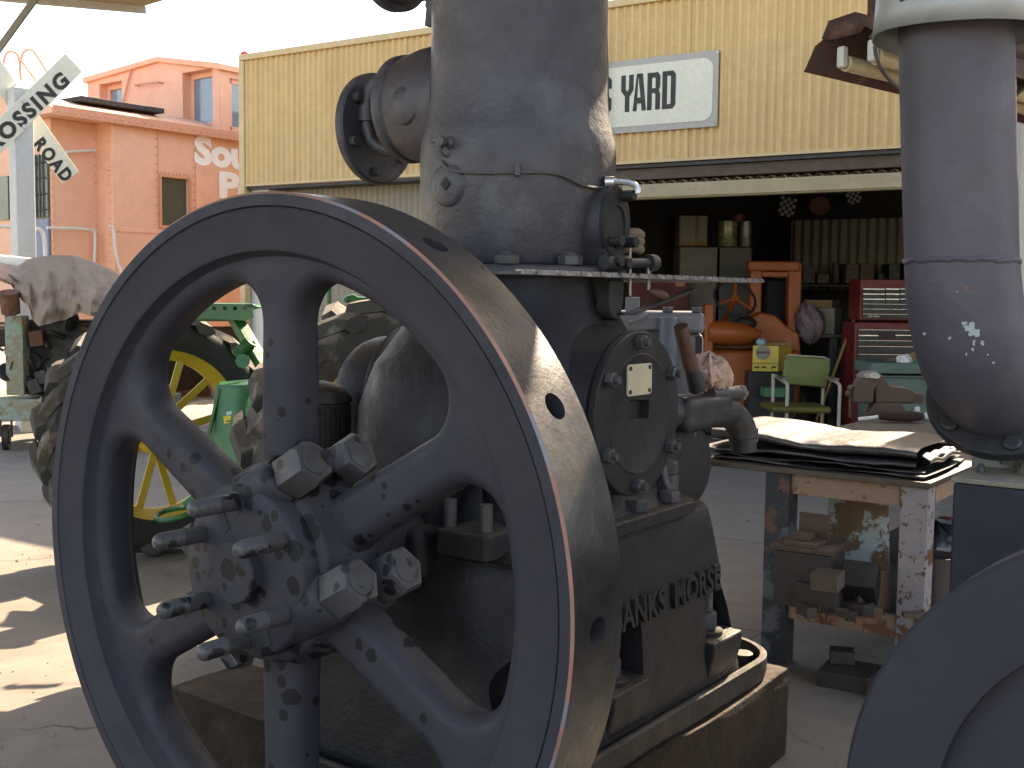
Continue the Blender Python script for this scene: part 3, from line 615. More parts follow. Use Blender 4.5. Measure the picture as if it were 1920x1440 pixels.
# ================================================================== COVERED OLD ENGINE ON A CART
ct = Thing('equipment_cart', 'old steel cart with flaking green paint and caster wheels', 'cart', tuple(gnd(12, 843)), FW)
YC = 10.3
def c3(px, py, dy=0): return atY(px, py, YC+dy)
a, b_ = c3(-60, 790), c3(130, 762)
mb = MB().box(a.x-.3, b_.x+.75, YC-.05, YC+.03, c3(40, 788).z, c3(40, 748).z); ct.part('deck_rail', mb, M_CARTP, bev=.01)
ct.part('deck', MB().box(a.x-.3, b_.x+.75, YC+.031, YC+.9, c3(40, 765).z, c3(40, 750).z), M_CARTP)
p0, p1 = c3(16, 740, .1), c3(46, 592, .1)
ct.part('upright', MB().box(p0.x, p1.x, YC+.05, YC+.2, p0.z, p1.z), M_CARTP, bev=.008)
for px, dy in ((12, 0), (160, .75), (12, .75)):
    p = c3(px, 822, 0)+V((0, dy, 0)); r = .115; p.z = r
    wh = ct.part('caster_wheel', MB().lathe([(.0, -.03), (r*.5, -.03), (r*.6, -.02), (r, -.028), (r, .028), (r*.6, .02), (r*.5, .03), (0, .03)], p, (1, .3, 0), 24), M_OIL)
    ct.part('caster_fork', MB().tube([p+V((-.05, 0, 0)), p+V((-.05, 0, .16)), p+V((.05, 0, .16)), p+V((.05, 0, 0))], .012, 6).cyl(p+V((0, 0, .15)), p+V((0, 0, .26)), .03), M_RUST, wh)
en = Thing('covered_engine', 'rusty dark old engine under a brown canvas cover on the cart', 'engine', tuple(c3(100, 745, .4)), FW)
rnd = random.Random(3)
mb = MB()
x0, x1 = c3(20, 700).x, c3(225, 700).x
mb.box(x0, x1, YC+.25, YC+.65, c3(0, 745).z, c3(0, 600).z)
en.part('engine_block', mb, M_OIL, bev=.03)
for i in range(34):
    px = rnd.uniform(2, 235); py = rnd.uniform(600, 735); p = c3(px, py, rnd.uniform(.02, .3)); q = p+V((rnd.uniform(-.25, .25), rnd.uniform(-.1, .2), rnd.uniform(-.22, .22)))
    (en.part('rod', MB().tube([p, (p+q)/2+V((0, -.04, 0)), q], rnd.uniform(.008, .022), 6, 1), rnd.choice((M_OIL, M_RUST, M_OIL, M_DARK))))
for i in range(16):
    p = c3(rnd.uniform(5, 215), rnd.uniform(600, 730), rnd.uniform(.0, .2)); ax_ = V((rnd.uniform(-1, 1), rnd.uniform(-.5, .5), rnd.uniform(-.6, .6)))
    if i % 2: en.part('casting', MB().obox(p, (rnd.uniform(.05, .2), .12, rnd.uniform(.04, .16)), Matrix.Rotation(rnd.uniform(-.6, .6), 3, 'Y')@Matrix.Rotation(rnd.uniform(-.5, .5), 3, 'Z')), rnd.choice((M_OIL, M_RUST, M_DARK, M_OIL)), bev=.012)
    else: en.part('pulley', MB().lathe([(.02, 0), (.08, .0), (.09, .01), (.075, .02), (.09, .03), (.08, .04), (.02, .04)], p, ax_, 24), M_OIL, sharp=40)
p = c3(20, 560, -.1)
en.part('exhaust_can', MB().cyl(p+V((0, 0, -.13)), p+V((.01, -.06, .06)), .08, .085, 24), M_RUST, bev=.006)
en.part('frame_beam', MB().bar(c3(-20, 488, .6), c3(62, 497, .4), .2, .12), M_WHITE, bev=.01)
def lerp_pts(pts, x):
    for (xa_, ya_), (xb_, yb_) in zip(pts, pts[1:]):
        if x <= xb_: return ya_+(yb_-ya_)*(x-xa_)/max(1e-6, xb_-xa_)
    return pts[-1][1]
top = [(-40, 488), (0, 492), (32, 499), (58, 484), (100, 478), (137, 479), (160, 486), (190, 499), (225, 524), (260, 560)]
bot = [(-40, 518), (0, 527), (20, 534), (40, 562), (55, 575), (60, 598), (72, 612), (95, 606), (125, 598), (150, 586), (165, 592), (185, 593), (225, 580), (260, 590)]
def drape(u, v):
    px = -40+300*u; t = lerp_pts(top, px); bt = lerp_pts(bot, px)
    if v < .3:
        k = 1-v/.3; p = c3(px, t, .15); return p+V((0, .5*k, -.10*k*k))
    k = (v-.3)/.7; py = t+(bt-t)*k
    rdg = lambda q: 1-abs(2*(q-math.floor(q))-1)
    fold = .16*rdg(px/95.0+.25*k)+.09*rdg(px/41.0-.5*k+.3)+.12*abs(noise.noise(V((px*.035, k*2.5, 1))))+.04*noise.noise(V((px*.1, k*7, 4)))
    return c3(px, py, .15-.34*math.sin(k*PI/2)+(fold-.12)*(.35+.65*k))
single('canvas_cover', MB().grid(drape, 90, 40), M_TARP, 'brown canvas sheet draped over the old engine on the cart', 'tarpaulin', tuple(c3(100, 560)), FW)

# ================================================================== MAIN ENGINE
SA = .885; WZ = .882
M_HUB = spotted('oily_hub_paint', 'flywheel_paint', (0, -SA-.085+.02, WZ), .42, 24)
M_NUT2 = spotted('oily_nut_paint', 'worn_nut', (.1, -SA-.1, WZ), .4, 24)
eng = Thing('stationary_engine', 'large dark grey cast iron stationary engine with a spoked flywheel', 'engine', (0, .97, 0), FE)
EB = eng.base
# ---- base casting
secs = []
for z, hs, a0, a1, r in ((.29, .378, .33, 1.60, .10), (.36, .376, .335, 1.585, .10), (.60, .362, .35, 1.515, .11), (.80, .350, .36, 1.455, .12), (.845, .345, .365, 1.44, .12), (.858, .335, .375, 1.43, .115)):
    secs.append([(x, y, z) for x, y in rrect(0, (a0+a1)/2, hs, (a1-a0)/2, r, 7)])
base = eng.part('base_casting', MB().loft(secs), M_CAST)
cut = MB()
for ac in (1.40, .86, .46):
    hw = .092
    cut.prism([(ac-hw, .475)]+[(ac+hw*math.cos(t), .585+.075*math.sin(t)*(1.0)) for t in [PI*i/14 for i in range(14, -1, -1)]]+[(ac+hw, .475)], 0, .24, .6)
apply_bool(base, cut, EB)
for ac in (1.40, .86, .46):
    f = eng.part('mounting_foot', MB().prism([(.22, .34), (.37, .34), (.395, .44), (.395, .474), (.22, .474)], 1, ac-.093, ac+.093), M_CAST, bev=.008)
    eng.part('washer', MB().cyl((.325, ac-.01, .475), (.325, ac-.01, .488), .05, n=24), M_CAST, f, bev=.002)
    eng.part('nut', MB().hexn((.325, ac-.01, .489), (0, 0, 1), .07, .05, .4), M_NUT, f)
    eng.part('bolt', MB().lathe([(.020, 0)]+[(.020-.0015*(i % 2), .01+.004*i) for i in range(16)]+[(.019, .08)], (.325, ac-.01, .54), (0, 0, 1), 14), M_NUT, f)
    eng.part('mounting_foot', MB().box(-.395, -.25, ac-.093, ac+.093, .34, .474), M_CAST, bev=.008)
# ---- drip tray
def tray(hs, a0, a1, r, z): return [(x, y, z) for x, y in rrect(0, (a0+a1)/2, hs, (a1-a0)/2, r, 8)]
mb = MB().loft([tray(.400, .27, 1.80, .19, .283), tray(.404, .266, 1.804, .19, .30), tray(.404, .266, 1.804, .19, .348), tray(.398, .272, 1.798, .19, .354), tray(.386, .284, 1.786, .18, .352), tray(.382, .288, 1.782, .175, .30)])
eng.part('drip_tray', mb, M_CAST)
eng.part('tray_lug', MB().cyl((.30, 1.70, .30), (.30, 1.70, .335), .035, n=20), M_CAST, bev=.004)
eng.part('tray_bolt', MB().hexn((.33, .56, .31), (0, 0, 1), .06, .035), M_NUT)
# ---- raised lettering on the sloping side: x = .378 at z=.29 to .345 at .845
def face_x(z): return .378-(z-.29)/(.845-.29)*.033
for s, pxa, pxb, pyb, hgt in (('MORSE', 1258, 1344, 1099, .072), ('FAIRBANKS', None, 1241, 1131, .072)):
    q = pxp(FE, pxb, pyb, 0, face_x(.62))
    if pxa: wdt = q[1]-pxp(FE, pxa, 1121, 0, face_x(.62))[1]
    else: wdt = (q[1]-pxp(FE, 1170, 1147, 0, face_x(.62))[1])*9/4.0
    me = text_mesh(s, .1, .011, .0022, width=wdt, height=hgt)
    place_text('raised_lettering', me, M_CAST, base, V((face_x(.62)+.004, q[1]-wdt, .613)), (0, 1, 0), (-.06, 0, 1), EB)
# ---- crankcase: lofted casting from the flange up to the cylinder seat
def sup(hs, ha, ca, z, e=2.6, n=48, cs=0):
    pts = []
    for i in range(n):
        t = 2*PI*i/n; c, s = math.cos(t), math.sin(t)
        pts.append((cs+hs*math.copysign(abs(c)**(2/e), c), ca+ha*math.copysign(abs(s)**(2/e), s), z))
    return pts
cc = [sup(.335, .44, .87, .885, 5), sup(.30, .42, .87, .93, 4), sup(.315, .41, .87, 1.02, 3.2), sup(.325, .40, .87, 1.16, 3), sup(.31, .37, .875, 1.27, 2.6), sup(.282, .325, .88, 1.34, 2.3), sup(.262, .285, .885, 1.40, 2.1), sup(.252, .262, .885, 1.45, 2), sup(.25, .255, .885, 1.495, 2)]
eng.part('crankcase', MB().loft(cc), M_ENG_SHADE, sharp=60)
eng.part('crankcase_flange', MB().prism([(-.37, .40), (.372, .40), (.372, 1.213), (.30, 1.30), (-.37, 1.30)], 2, .858, .892), M_CAST, bev=.006)
for a in (1.16, .985, .81, .66, .5):
    eng.part('flange_bolt', MB().hexn((.318, a, .893), (0, 0, 1), .066, .03, a*7), M_NUT)
eng.part('flange_stud', MB().cyl((.265, 1.235, .885), (.265, 1.235, .955), .04, .038, 20).hexn((.265, 1.235, .956), (0, 0, 1), .075, .035, .3), M_NUT)
eng.part('web_rib', MB().prism([(.10, .892), (.335, .892), (.30, .95), (.28, 1.05), (.10, 1.1)], 1, 1.17, 1.20), M_ENG, bev=.01)
# ---- inspection cover (and its twin on the far side)
for sgn in (1, -1):
    bs = eng.part('cover_boss', MB().lathe([(.235, 0), (.218, .03), (.206, .075), (.204, .10)], (sgn*.25, SA, 1.157), (sgn, 0, 0), 48), M_ENG_SHADE, sharp=60)
    cv = eng.part('inspection_cover', MB().lathe([(.204, 0), (.206, .004), (.206, .020), (.203, .024), (.152, .025), (.148, .028), (.144, .0255), (.02, .027), (0, .027)], (sgn*.351, SA+.01, 1.157), (sgn, 0, 0), 56), M_CAST)
    if sgn > 0:
        apply_bool(cv, MB().prism([(.838, 1.148), (.935, 1.142), (.94, 1.19), (.842, 1.196)], 0, .355, .5), EB)
        eng.part('sight_recess', MB().box(.352, .3535, .83, .95, 1.13, 1.2), M_CAST, cv)
        for px, py in ((1203, 650), (1150, 717), (1258, 706), (1253, 830), (1140, 857), (1198, 905)):
            p = pxp(FE, px, py, 0, .385); v = V((0, p[1]-SA-.01, p[2]-1.157)).normalized()*.180
            p = V((.375, SA+.01+v.y, 1.157+v.z)); n_ = eng.part('cover_nut', MB().hexn(p, (1, 0, 0), .038, .022, px), M_NUT, cv)
            eng.part('cover_stud', MB().cyl(p, p+V((.034, 0, 0)), .010, n=12), M_NUT, cv)
        p0, p1 = pxp(FE, 1177, 684, 0, .381), pxp(FE, 1221, 738, 0, .381)
        tg = eng.part('name_plate', MB().prism(rrect((p0[1]+p1[1])/2, (p0[2]+p1[2])/2, (p1[1]-p0[1])/2, (p0[2]-p1[2])/2, .008, 3), 0, .378, .382), M_TAG, cv)
        for yy in (p0[1]+.012, p1[1]-.012):
            for zz in (p0[2]-.01, p1[2]+.01): eng.part('rivet', MB().cyl((.382, yy, zz), (.3845, yy, zz), .0055, n=10), M_DARK, cv)
eng.part('side_drum', MB().lathe([(.175, 0), (.185, .01), (.185, .10), (.175, .13), (.10, .15), (0, .15)], (-.376, SA, 1.14), (-1, 0, 0), 48), M_ENG_SHADE, sharp=50)
# ---- bearing and things seen through the flywheel
eng.part('main_bearing', MB().lathe([(.10, 0), (.11, .01), (.11, .10), (.13, .14), (.13, .22)], (0, .19, WZ), (0, 1, 0), 32), M_ENG_SHADE)
eng.part('bearing_housing', MB().box(-.16, .16, .31, .47, .80, .93), M_ENG_SHADE, bev=.03)
bc = eng.part('bearing_cap', MB().box(.19, .33, .33, .47, .875, .935), M_CAST, bev=.008)
for x, a in ((.20, .37), (.30, .37), (.30, .46)): eng.part('cap_stud', MB().cyl((x, a, .93), (x, a, .995), .015, n=12), M_NUT, bc)
eng.part('oil_pot', MB().lathe([(.055, 0), (.05, .02), (.06, .17), (.065, .18), (.065, .20), (.03, .21)], (.24, .52, .93), (0, 0, 1), 24), M_ENG_SHADE)
eng.part('slanting_pipe', MB().tube([(.08, .42, .86), (.12, .42, 1.0), (.2, .44, 1.12)], .05, 16, 1), M_ENG_SHADE)
can = eng.part('air_strainer', MB().lathe([(.072, 0), (.072, .20), (.078, .205), (.078, .215), (.055, .245), (0, .262)], (-.415, .58, .955), (0, 0, 1), 36), mat('dark_mesh', (.03, .026, .02), .6, .3, .3, 60, ((160, .55, .05, (.07, .06, .04)),)), sharp=50)
eng.part('strainer_pipe', MB().tube([(-.415, .58, .97), (-.415, .58, .93), (-.38, .60, .90), (-.20, .62, .90)], .028, 14, 1), M_ENG_SHADE)
mb = MB()
for i in range(36):
    t = 2*PI*i/36; mb.box(-.415+.0735*math.cos(t)-.001, -.415+.0735*math.cos(t)+.001, .58+.0735*math.sin(t)-.001, .58+.0735*math.sin(t)+.001, .965, 1.15)
for i in range(24): mb.lathe([(.0728, 0), (.0742, .001), (.0728, .002)], (-.415, .58, .965+i*.008), (0, 0, 1), 36, caps=False)
eng.part('strainer_mesh', mb, M_BLACK, can, merge=False, kind='stuff')
# ---- cylinder seat flange, nuts, cylinder
eng.part('cylinder_flange', MB().lathe([(.27, 0), (.288, .006), (.288, .022), (.28, .028), (.23, .03)], (0, SA, 1.494), (0, 0, 1), 64), M_ENG)
for i in range(10):
    t = 2*PI*(i+.35)/10; x, y = .258*math.cos(t), SA+.258*math.sin(t)
    eng.part('cylinder_nut', MB().hexn((x, y, 1.523), (0, 0, 1), .062, .024, i*1.3).lathe([(.02, 0), (.015, .008), (0, .01)], (x, y, 1.546), (0, 0, 1), 12), M_NUT)
cyl = eng.part('cylinder', MB().lathe([(.218, 0), (.224, .01), (.232, .05), (.246, .10), (.256, .18), (.2575, .28), (.2545, .315), (.246, .35), (.237, .385), (.232, .43), (.230, .50), (.229, .60), (.23, 1.2), (.25, 1.25), (.25, 1.35), (.1, 1.42), (0, 1.42)], (0, SA, 1.522), (0, 0, 1), 80), M_ENG, sharp=60)
def hit(px, py, r):
    o = FE.l(CAM); d = FE.Ri @ ray(px, py); ox, oy = o.x, o.y-SA
    A, B, C_ = d.x**2+d.y**2, 2*(ox*d.x+oy*d.y), ox*ox+oy*oy-r*r; D = max(0, B*B-4*A*C_); t = (-B-math.sqrt(D))/(2*A); p = o+d*t
    return p, V((p.x, p.y-SA, 0)).normalized()
p, nn_ = hit(835, 345, .262)
bd = eng.part('side_plug', MB().lathe([(.062, -.02), (.056, .004), (.044, .009), (0, .011)], p-nn_*.012, nn_, 32), M_ENG, sharp=60)
eng.part('plug_socket', MB().lathe([(.017, 0), (.017, .0015)], p, nn_, 4, 0), M_BLACK, bd)
# cock and capillary tube with its clip
p, nn_ = hit(845, 268, .25)
ck = eng.part('petcock', MB().lathe([(.016, 0), (.016, .02), (.010, .024), (.010, .035), (.014, .037), (.014, .05), (0, .052)], p-nn_*.01, nn_, 16).obox(p+nn_*.035+V((-.012, 0, .004)), (.035, .008, .012)), M_NUT, bev=.002)
eng.part('petcock_spout', MB().tube([p+nn_*.02, p+nn_*.025+V((-.01, 0, -.02)), p+nn_*.01+V((-.008, 0, -.035))], .004, 8), M_NUT, ck)
pts = []
for px, py in ((833, 285), (829, 298), (832, 309), (842, 318), (865, 323), (910, 325), (970, 323), (1020, 323), (1050, 327), (1072, 337), (1090, 347), (1110, 352), (1140, 352), (1163, 350)):
    p, nn_ = hit(px, py, .25 if py < 300 else .263); pts.append(p+nn_*.002)
eng.part('capillary_tube', MB().tube(pts, .0035, 8, 2), M_WIRE)
p, nn_ = hit(970, 318, .264)
eng.part('tube_clip', MB().obox(p, (.014, .014, .03), Matrix.Rotation(math.atan2(nn_.y, nn_.x), 3, 'Z')), M_NUT, bev=.002)
p, nn_ = hit(1135, 341, .262)
eng.part('fuel_cock', MB().tube([p, p+V((.05, .02, .0)), p+V((.075, .03, -.01)), p+V((.078, .03, -.03))], .008, 8, 1).cyl(p+V((.0, 0, .0)), p+V((.02, .01, 0)), .014), M_CHROME)
# oval side cover
bo = eng.part('oval_boss', MB().loft([[(x, .905+.062*math.cos(t), 1.632+.088*math.sin(t)) for t in [2*PI*i/40 for i in range(40)]] for x in (.15, .28)]), M_ENG)
ov = eng.part('oval_cover', MB().loft([[(x, .905+k*.064*math.cos(t), 1.632+k*.092*math.sin(t)) for t in [2*PI*i/40 for i in range(40)]] for x, k in ((.281, 1), (.293, 1), (.296, .96))]), M_CAST, bo)
mb = MB(); ring = [(.298, .905+.036*math.cos(t), 1.622+.052*math.sin(t)) for t in [math.radians(a) for a in range(-110, 100, 10)]]
eng.part('cover_rim', MB().tube(ring, .004, 8), M_CAST, bo)
for y, z in ((.928, 1.70), (.875, 1.585), (.945, 1.585), (.875, 1.535), (.915, 1.53)):
    eng.part('cover_stud', MB().cyl((.293, y, z), (.33, y, z), .014, n=16), M_CAST, bo, bev=.002)
eng.part('lower_bracket', MB().prism([(.86, 1.57), (.955, 1.57), (.945, 1.50), (.94, 1.44), (.885, 1.40), (.865, 1.50)], 0, .22, .291), M_CAST, bev=.006)
eng.part('lower_strap', MB().prism([(.87, 1.49), (.94, 1.49), (.935, 1.42), (.915, 1.385), (.885, 1.395), (.87, 1.42)], 0, .255, .30), M_CAST, bev=.006)
# hand crank
h0, h1 = pxp(FE, 1132, 493, 0, .30), pxp(FE, 1222, 493, 0, .30)
cr_ = eng.part('crank_shaft', MB().cyl(h0, h0+(h1-h0)*.45, .019, n=16).cyl(h0+(h1-h0)*.45, h1, .012, n=16).cyl(h1-V((0, .02, 0)), h1+V((0, .015, 0)), .022, n=12), M_DARK, bev=.002)
a0, a1, a2 = pxp(FE, 1216, 496, 0, .30), pxp(FE, 1215, 545, 0, .30), pxp(FE, 1238, 552, 0, .32)
eng.part('crank_arm', MB().bar(a0, a1, .014, .008, (1, 0, 0)), M_STEEL, cr_, bev=.002)
eng.part('crank_handle', MB().lathe([(.006, 0), (.010, .01), (.013, .03), (.011, .05), (.005, .062)], a1, a2-a1, 16), M_HANDLE, cr_)
eng.part('governor_rod', MB().tube([pxp(FE, 1181, 465, 0, .29), pxp(FE, 1181, 555, 0, .29)], .004, 8), M_STEEL)
# checker plate platform and its brace
pl = MB(); n_ = 46
zt = 1.500
front = []
for i in range(n_+1):
    a = .435+(1.705-.435)*i/n_; front.append((.34+.004*math.sin(i*1.9), a))
poly = front+[(-.15, 1.705), (-.15, 1.17), (.27, 1.12), (.29, .90), (.27, .60), (.22, .435)]
pl.prism([(x, y) for x, y in poly], 2, zt-.006, zt+.001)
pf = eng.part('checker_platform', pl, M_PLATE)
mb = MB()
for i in range(30):
    a = .45+i*.0425
    mb.obox((.325, a, zt+.002), (.03, .010, .006), Matrix.Rotation(.6 if i % 2 else -.6, 3, 'Z'))
    if a > 1.15:
        for k in range(9): mb.obox((.28-k*.045, a, zt+.002), (.03, .010, .005), Matrix.Rotation(.6 if (i+k) % 2 else -.6, 3, 'Z'))
eng.part('checker_ridges', mb, M_PLATE, pf, merge=False, kind='stuff')
mb = MB()
for i in range(28): a = .46+i*.045; mb.obox((.3405, a, zt+.0005), (.004, .024, .010))
eng.part('serrated_edge', mb, M_PLATE, pf, merge=False, kind='stuff')
b0, b1, b2 = pxp(FE, 1160, 588, 0, .30), pxp(FE, 1183, 588, 0, .31), pxp(FE, 1302, 542, 0, .31)
eng.part('platform_brace', MB().bar(b0, b1, .008, .03, (1, 0, 0)).bar(b1, b2, .008, .028, (1, 0, 0)), M_CAST, bev=.002)
# ---- inlet port, valve and disc on the far side
eng.part('inlet_port', MB().lathe([(.16, 0), (.163, .06), (.158, .12), (.148, .17), (.143, .19), (.149, .195), (.149, .22), (.13, .235), (.09, .24)], (-.17, SA, 1.965), (-1, 0, 0), 48), M_ENG, sharp=60)
o = FE.l(CAM); p = pxp(FE, 759, 198, 1, SA-.15)
eng.part('port_boss', MB().lathe([(.055, -.03), (.05, .006), (.046, .01), (0, .011)], p, (0, -1, 0), 28), M_ENG, sharp=60)
eng.part('valve_stem', MB().lathe([(.075, 0), (.075, .035), (.06, .06), (.03, .075), (.03, .13)], (-.40, SA, 1.955), (-1, 0, 0), 28), M_BROWNI)
for yy in (.0,):
    eng.part('valve_yoke', MB().tube([(-.39, SA-.02, 2.055), (-.455, SA-.03, 2.055), (-.495, SA-.05, 2.02), (-.495, SA-.05, 1.89), (-.455, SA-.03, 1.855), (-.39, SA-.02, 1.855)], .020, 12, 1).cyl((-.495, SA-.05, 1.935), (-.495, SA-.05, 1.975), .028), M_ENG)
eng.part('yoke_screw', MB().cyl((-.48, SA-.05, 1.955), (-.545, SA-.06, 1.95), .010).hexn((-.535, SA-.06, 1.951), (-1, 0, 0), .03, .02), M_NUT)
dc = eng.part('blanking_disc', MB().lathe([(.06, 0), (.152, 0), (.158, .006), (.158, .024), (.150, .030), (0, .032)], (-.512, SA+.02, 1.925), (-1, 0, 0), 56), M_ENG)
for i in range(6):
    t = 2*PI*i/6+.4; eng.part('disc_bolt', MB().cyl((-.512, SA+.02+.125*math.cos(t), 1.925+.125*math.sin(t)), (-.492, SA+.02+.125*math.cos(t), 1.925+.125*math.sin(t)), .014, n=10), M_NUT, dc)
# upper flange at the very top left
eng.part('upper_port', MB().lathe([(.11, 0), (.11, .20), (.125, .21), (.13, .30), (.15, .305), (.15, .33), (.10, .36), (0, .36)], (-.12, SA, 2.375), (-1, .0, .06), 40), M_ENG)
eng.part('port_bolt', MB().hexn((-.25, SA-.05, 2.255), (-.2, 0, -1), .04, .04).cyl((-.25, SA-.05, 2.25), (-.26, SA-.05, 2.17), .018), M_NUT)
# ---- injection pump elbow, pipe, valve lever, side cover on the far end
pp = [(.12, 1.20, 1.115), (.20, 1.34, 1.115), (.22, 1.55, 1.105), (.22, 1.72, 1.09), (.235, 1.79, 1.045), (.24, 1.80, .985)]
pb = eng.part('outlet_pipe', MB().tube(pp[:4], .052, 24, 1).tube(pp[3:], .046, 24, 2), M_DARK)
eng.part('pipe_body', MB().obox((.22, 1.52, 1.105), (.10, .30, .105)), M_DARK, pb, bev=.03, seg=4)
eng.part('pipe_collar', MB().cyl((.237, 1.795, 1.04), (.24, 1.80, .955), .041, n=24).cyl((.237, 1.795, 1.03), (.238, 1.797, 1.0), .05, n=24), M_DARK, pb, bev=.004)
eng.part('side_nipple', MB().cyl((.24, 1.55, 1.155), (.25, 1.74, 1.15), .022, n=16).hexn((.25, 1.72, 1.15), (0, 1, 0), .05, .04), M_NUT, pb)
h = [pxp(FE, 1276, 612, 0, .24), pxp(FE, 1296, 690, 0, .24), pxp(FE, 1308, 728, 0, .24)]
lv = eng.part('valve_lever', MB().tube([h[1], h[2]], .024, 16, rs=(.02, .028)), M_DARK)
eng.part('wrapped_grip', MB().tube([h[0], h[1]], .02, 16, rs=(.021, .023)), M_HANDLE, lv)
eng.part('end_housing', MB().lathe([(.13, 0), (.135, .03), (.135, .12)], (.06, 1.50, .945), (1, -.15, 0), 36), M_ENG)
ec = eng.part('round_end_cover', MB().lathe([(.128, 0), (.13, .003), (.13, .014), (.11, .02), (0, .022)], (.185, 1.49, .94), (1, -.15, 0), 40), M_CAST)
for i in range(6):
    t = 2*PI*i/6+.2; eng.part('cover_screw', MB().hexn((.20, 1.49+.095*math.cos(t), .94+.10*math.sin(t)), (1, -.15, 0), .018, .012), M_NUT, ec)
eng.part('end_disc', MB().lathe([(.15, 0), (.155, .004), (.155, .016), (.10, .022), (0, .024)], (.10, 1.585, .93), (.9, .25, 0), 44), M_ENG)

# ---- flywheel
R = .77; Wd = .164
rim = MB()
prof = [(.628, .050), (.640, .036), (.6485, .020), (.652, .010), (.660, .0065), (.735, .004), (.7385, .0015), (.7400, .0065), (.7425, .0005), (.765, 0), (R, .005), (R, Wd-.004), (.765, Wd), (.742, Wd), (.739, Wd-.006), (.660, Wd-.006), (.652, Wd-.010), (.6485, Wd-.020), (.640, Wd-.036), (.628, Wd-.050)]
n = 168
rim.lathe(prof, (0, 0, WZ), (0, 1, 0), n, 0, closed=True)
# material: tread band and the chipped edge
K_ = len(prof); rim.m = []
for j in range(K_):
    rim.m += [{9: 2, 10: 1}.get(j, 0)]*n
fw = eng.part('flywheel', rim, [M_FLY, M_TREAD, M_PRIMER], sharp=28)
cut = MB()
for k in range(12):
    t = math.radians(-1+30*k); d = V((math.cos(t), 0, math.sin(t))); c = V((0, .080, WZ))
    cut.cyl(c+d*(R-.085), c+d*(R+.05), .026, n=28)
apply_bool(fw, cut, EB)
# web with six windows
def window(k, Ro=.606, Ri=.205, rf=.085):
    pts = []; th = math.radians(60*k+60)     # window centre; spokes at 30+60k
    def side(sgn, r):                        # half width of a spoke, tapering outwards
        return .059-.009*(r-.2)/.43
    # boundary lines of the window in its own axes: x outwards along th
    res = []
    N_ = 14
    # spoke edge line: starts at (Ri) and (Ro) at angular offset 30deg
    def edge(sgn, r):
        hw = side(sgn, r); a = math.radians(30)*sgn; u = V((math.cos(a), math.sin(a))); nrm = V((u.y, -u.x))*sgn
        return u*r+nrm*hw
    P0, P1 = edge(1, .18), edge(1, .66)
    d = (P1-P0).normalized(); nin = V((d.y, -d.x))       # towards the window centre (y smaller)
    # inset line by rf, meet circles Ro-rf and Ri+rf
    Q = P0+nin*rf
    def circ(Rc, far):
        b = Q.dot(d); c = Q.dot(Q)-Rc*Rc; disc = math.sqrt(max(0, b*b-c)); return Q+d*(-b+disc)
    rf2 = .042
    c_out = circ(Ro-rf, 1)
    Q = P0+nin*rf2; c_in = circ(Ri+rf2, 0)
    out_a = math.atan2(c_out.y, c_out.x); nang = math.atan2(-nin.y, -nin.x); in_a = math.atan2(c_in.y, c_in.x)
    half = []
    for i in range(9): a = out_a*i/9; half.append(V((Ro*math.cos(a), Ro*math.sin(a))))
    for i in range(N_+1): a = out_a+(nang-out_a)*i/N_; half.append(c_out+V((math.cos(a), math.sin(a)))*rf)
    a_end = in_a+PI
    for i in range(N_+1): a = nang+(a_end-nang)*i/N_; half.append(c_in+V((math.cos(a), math.sin(a)))*rf2)
    for i in range(1, 5): a = in_a*(1-i/5); half.append(V((Ri*math.cos(a), Ri*math.sin(a))))
    full = half+[V((Ri, 0))]+[V((p.x, -p.y)) for p in reversed(half[1:])]
    return [(p.x*math.cos(th)-p.y*math.sin(th), p.x*math.sin(th)+p.y*math.cos(th)) for p in full]
from mathutils.geometry import delaunay_2d_cdt
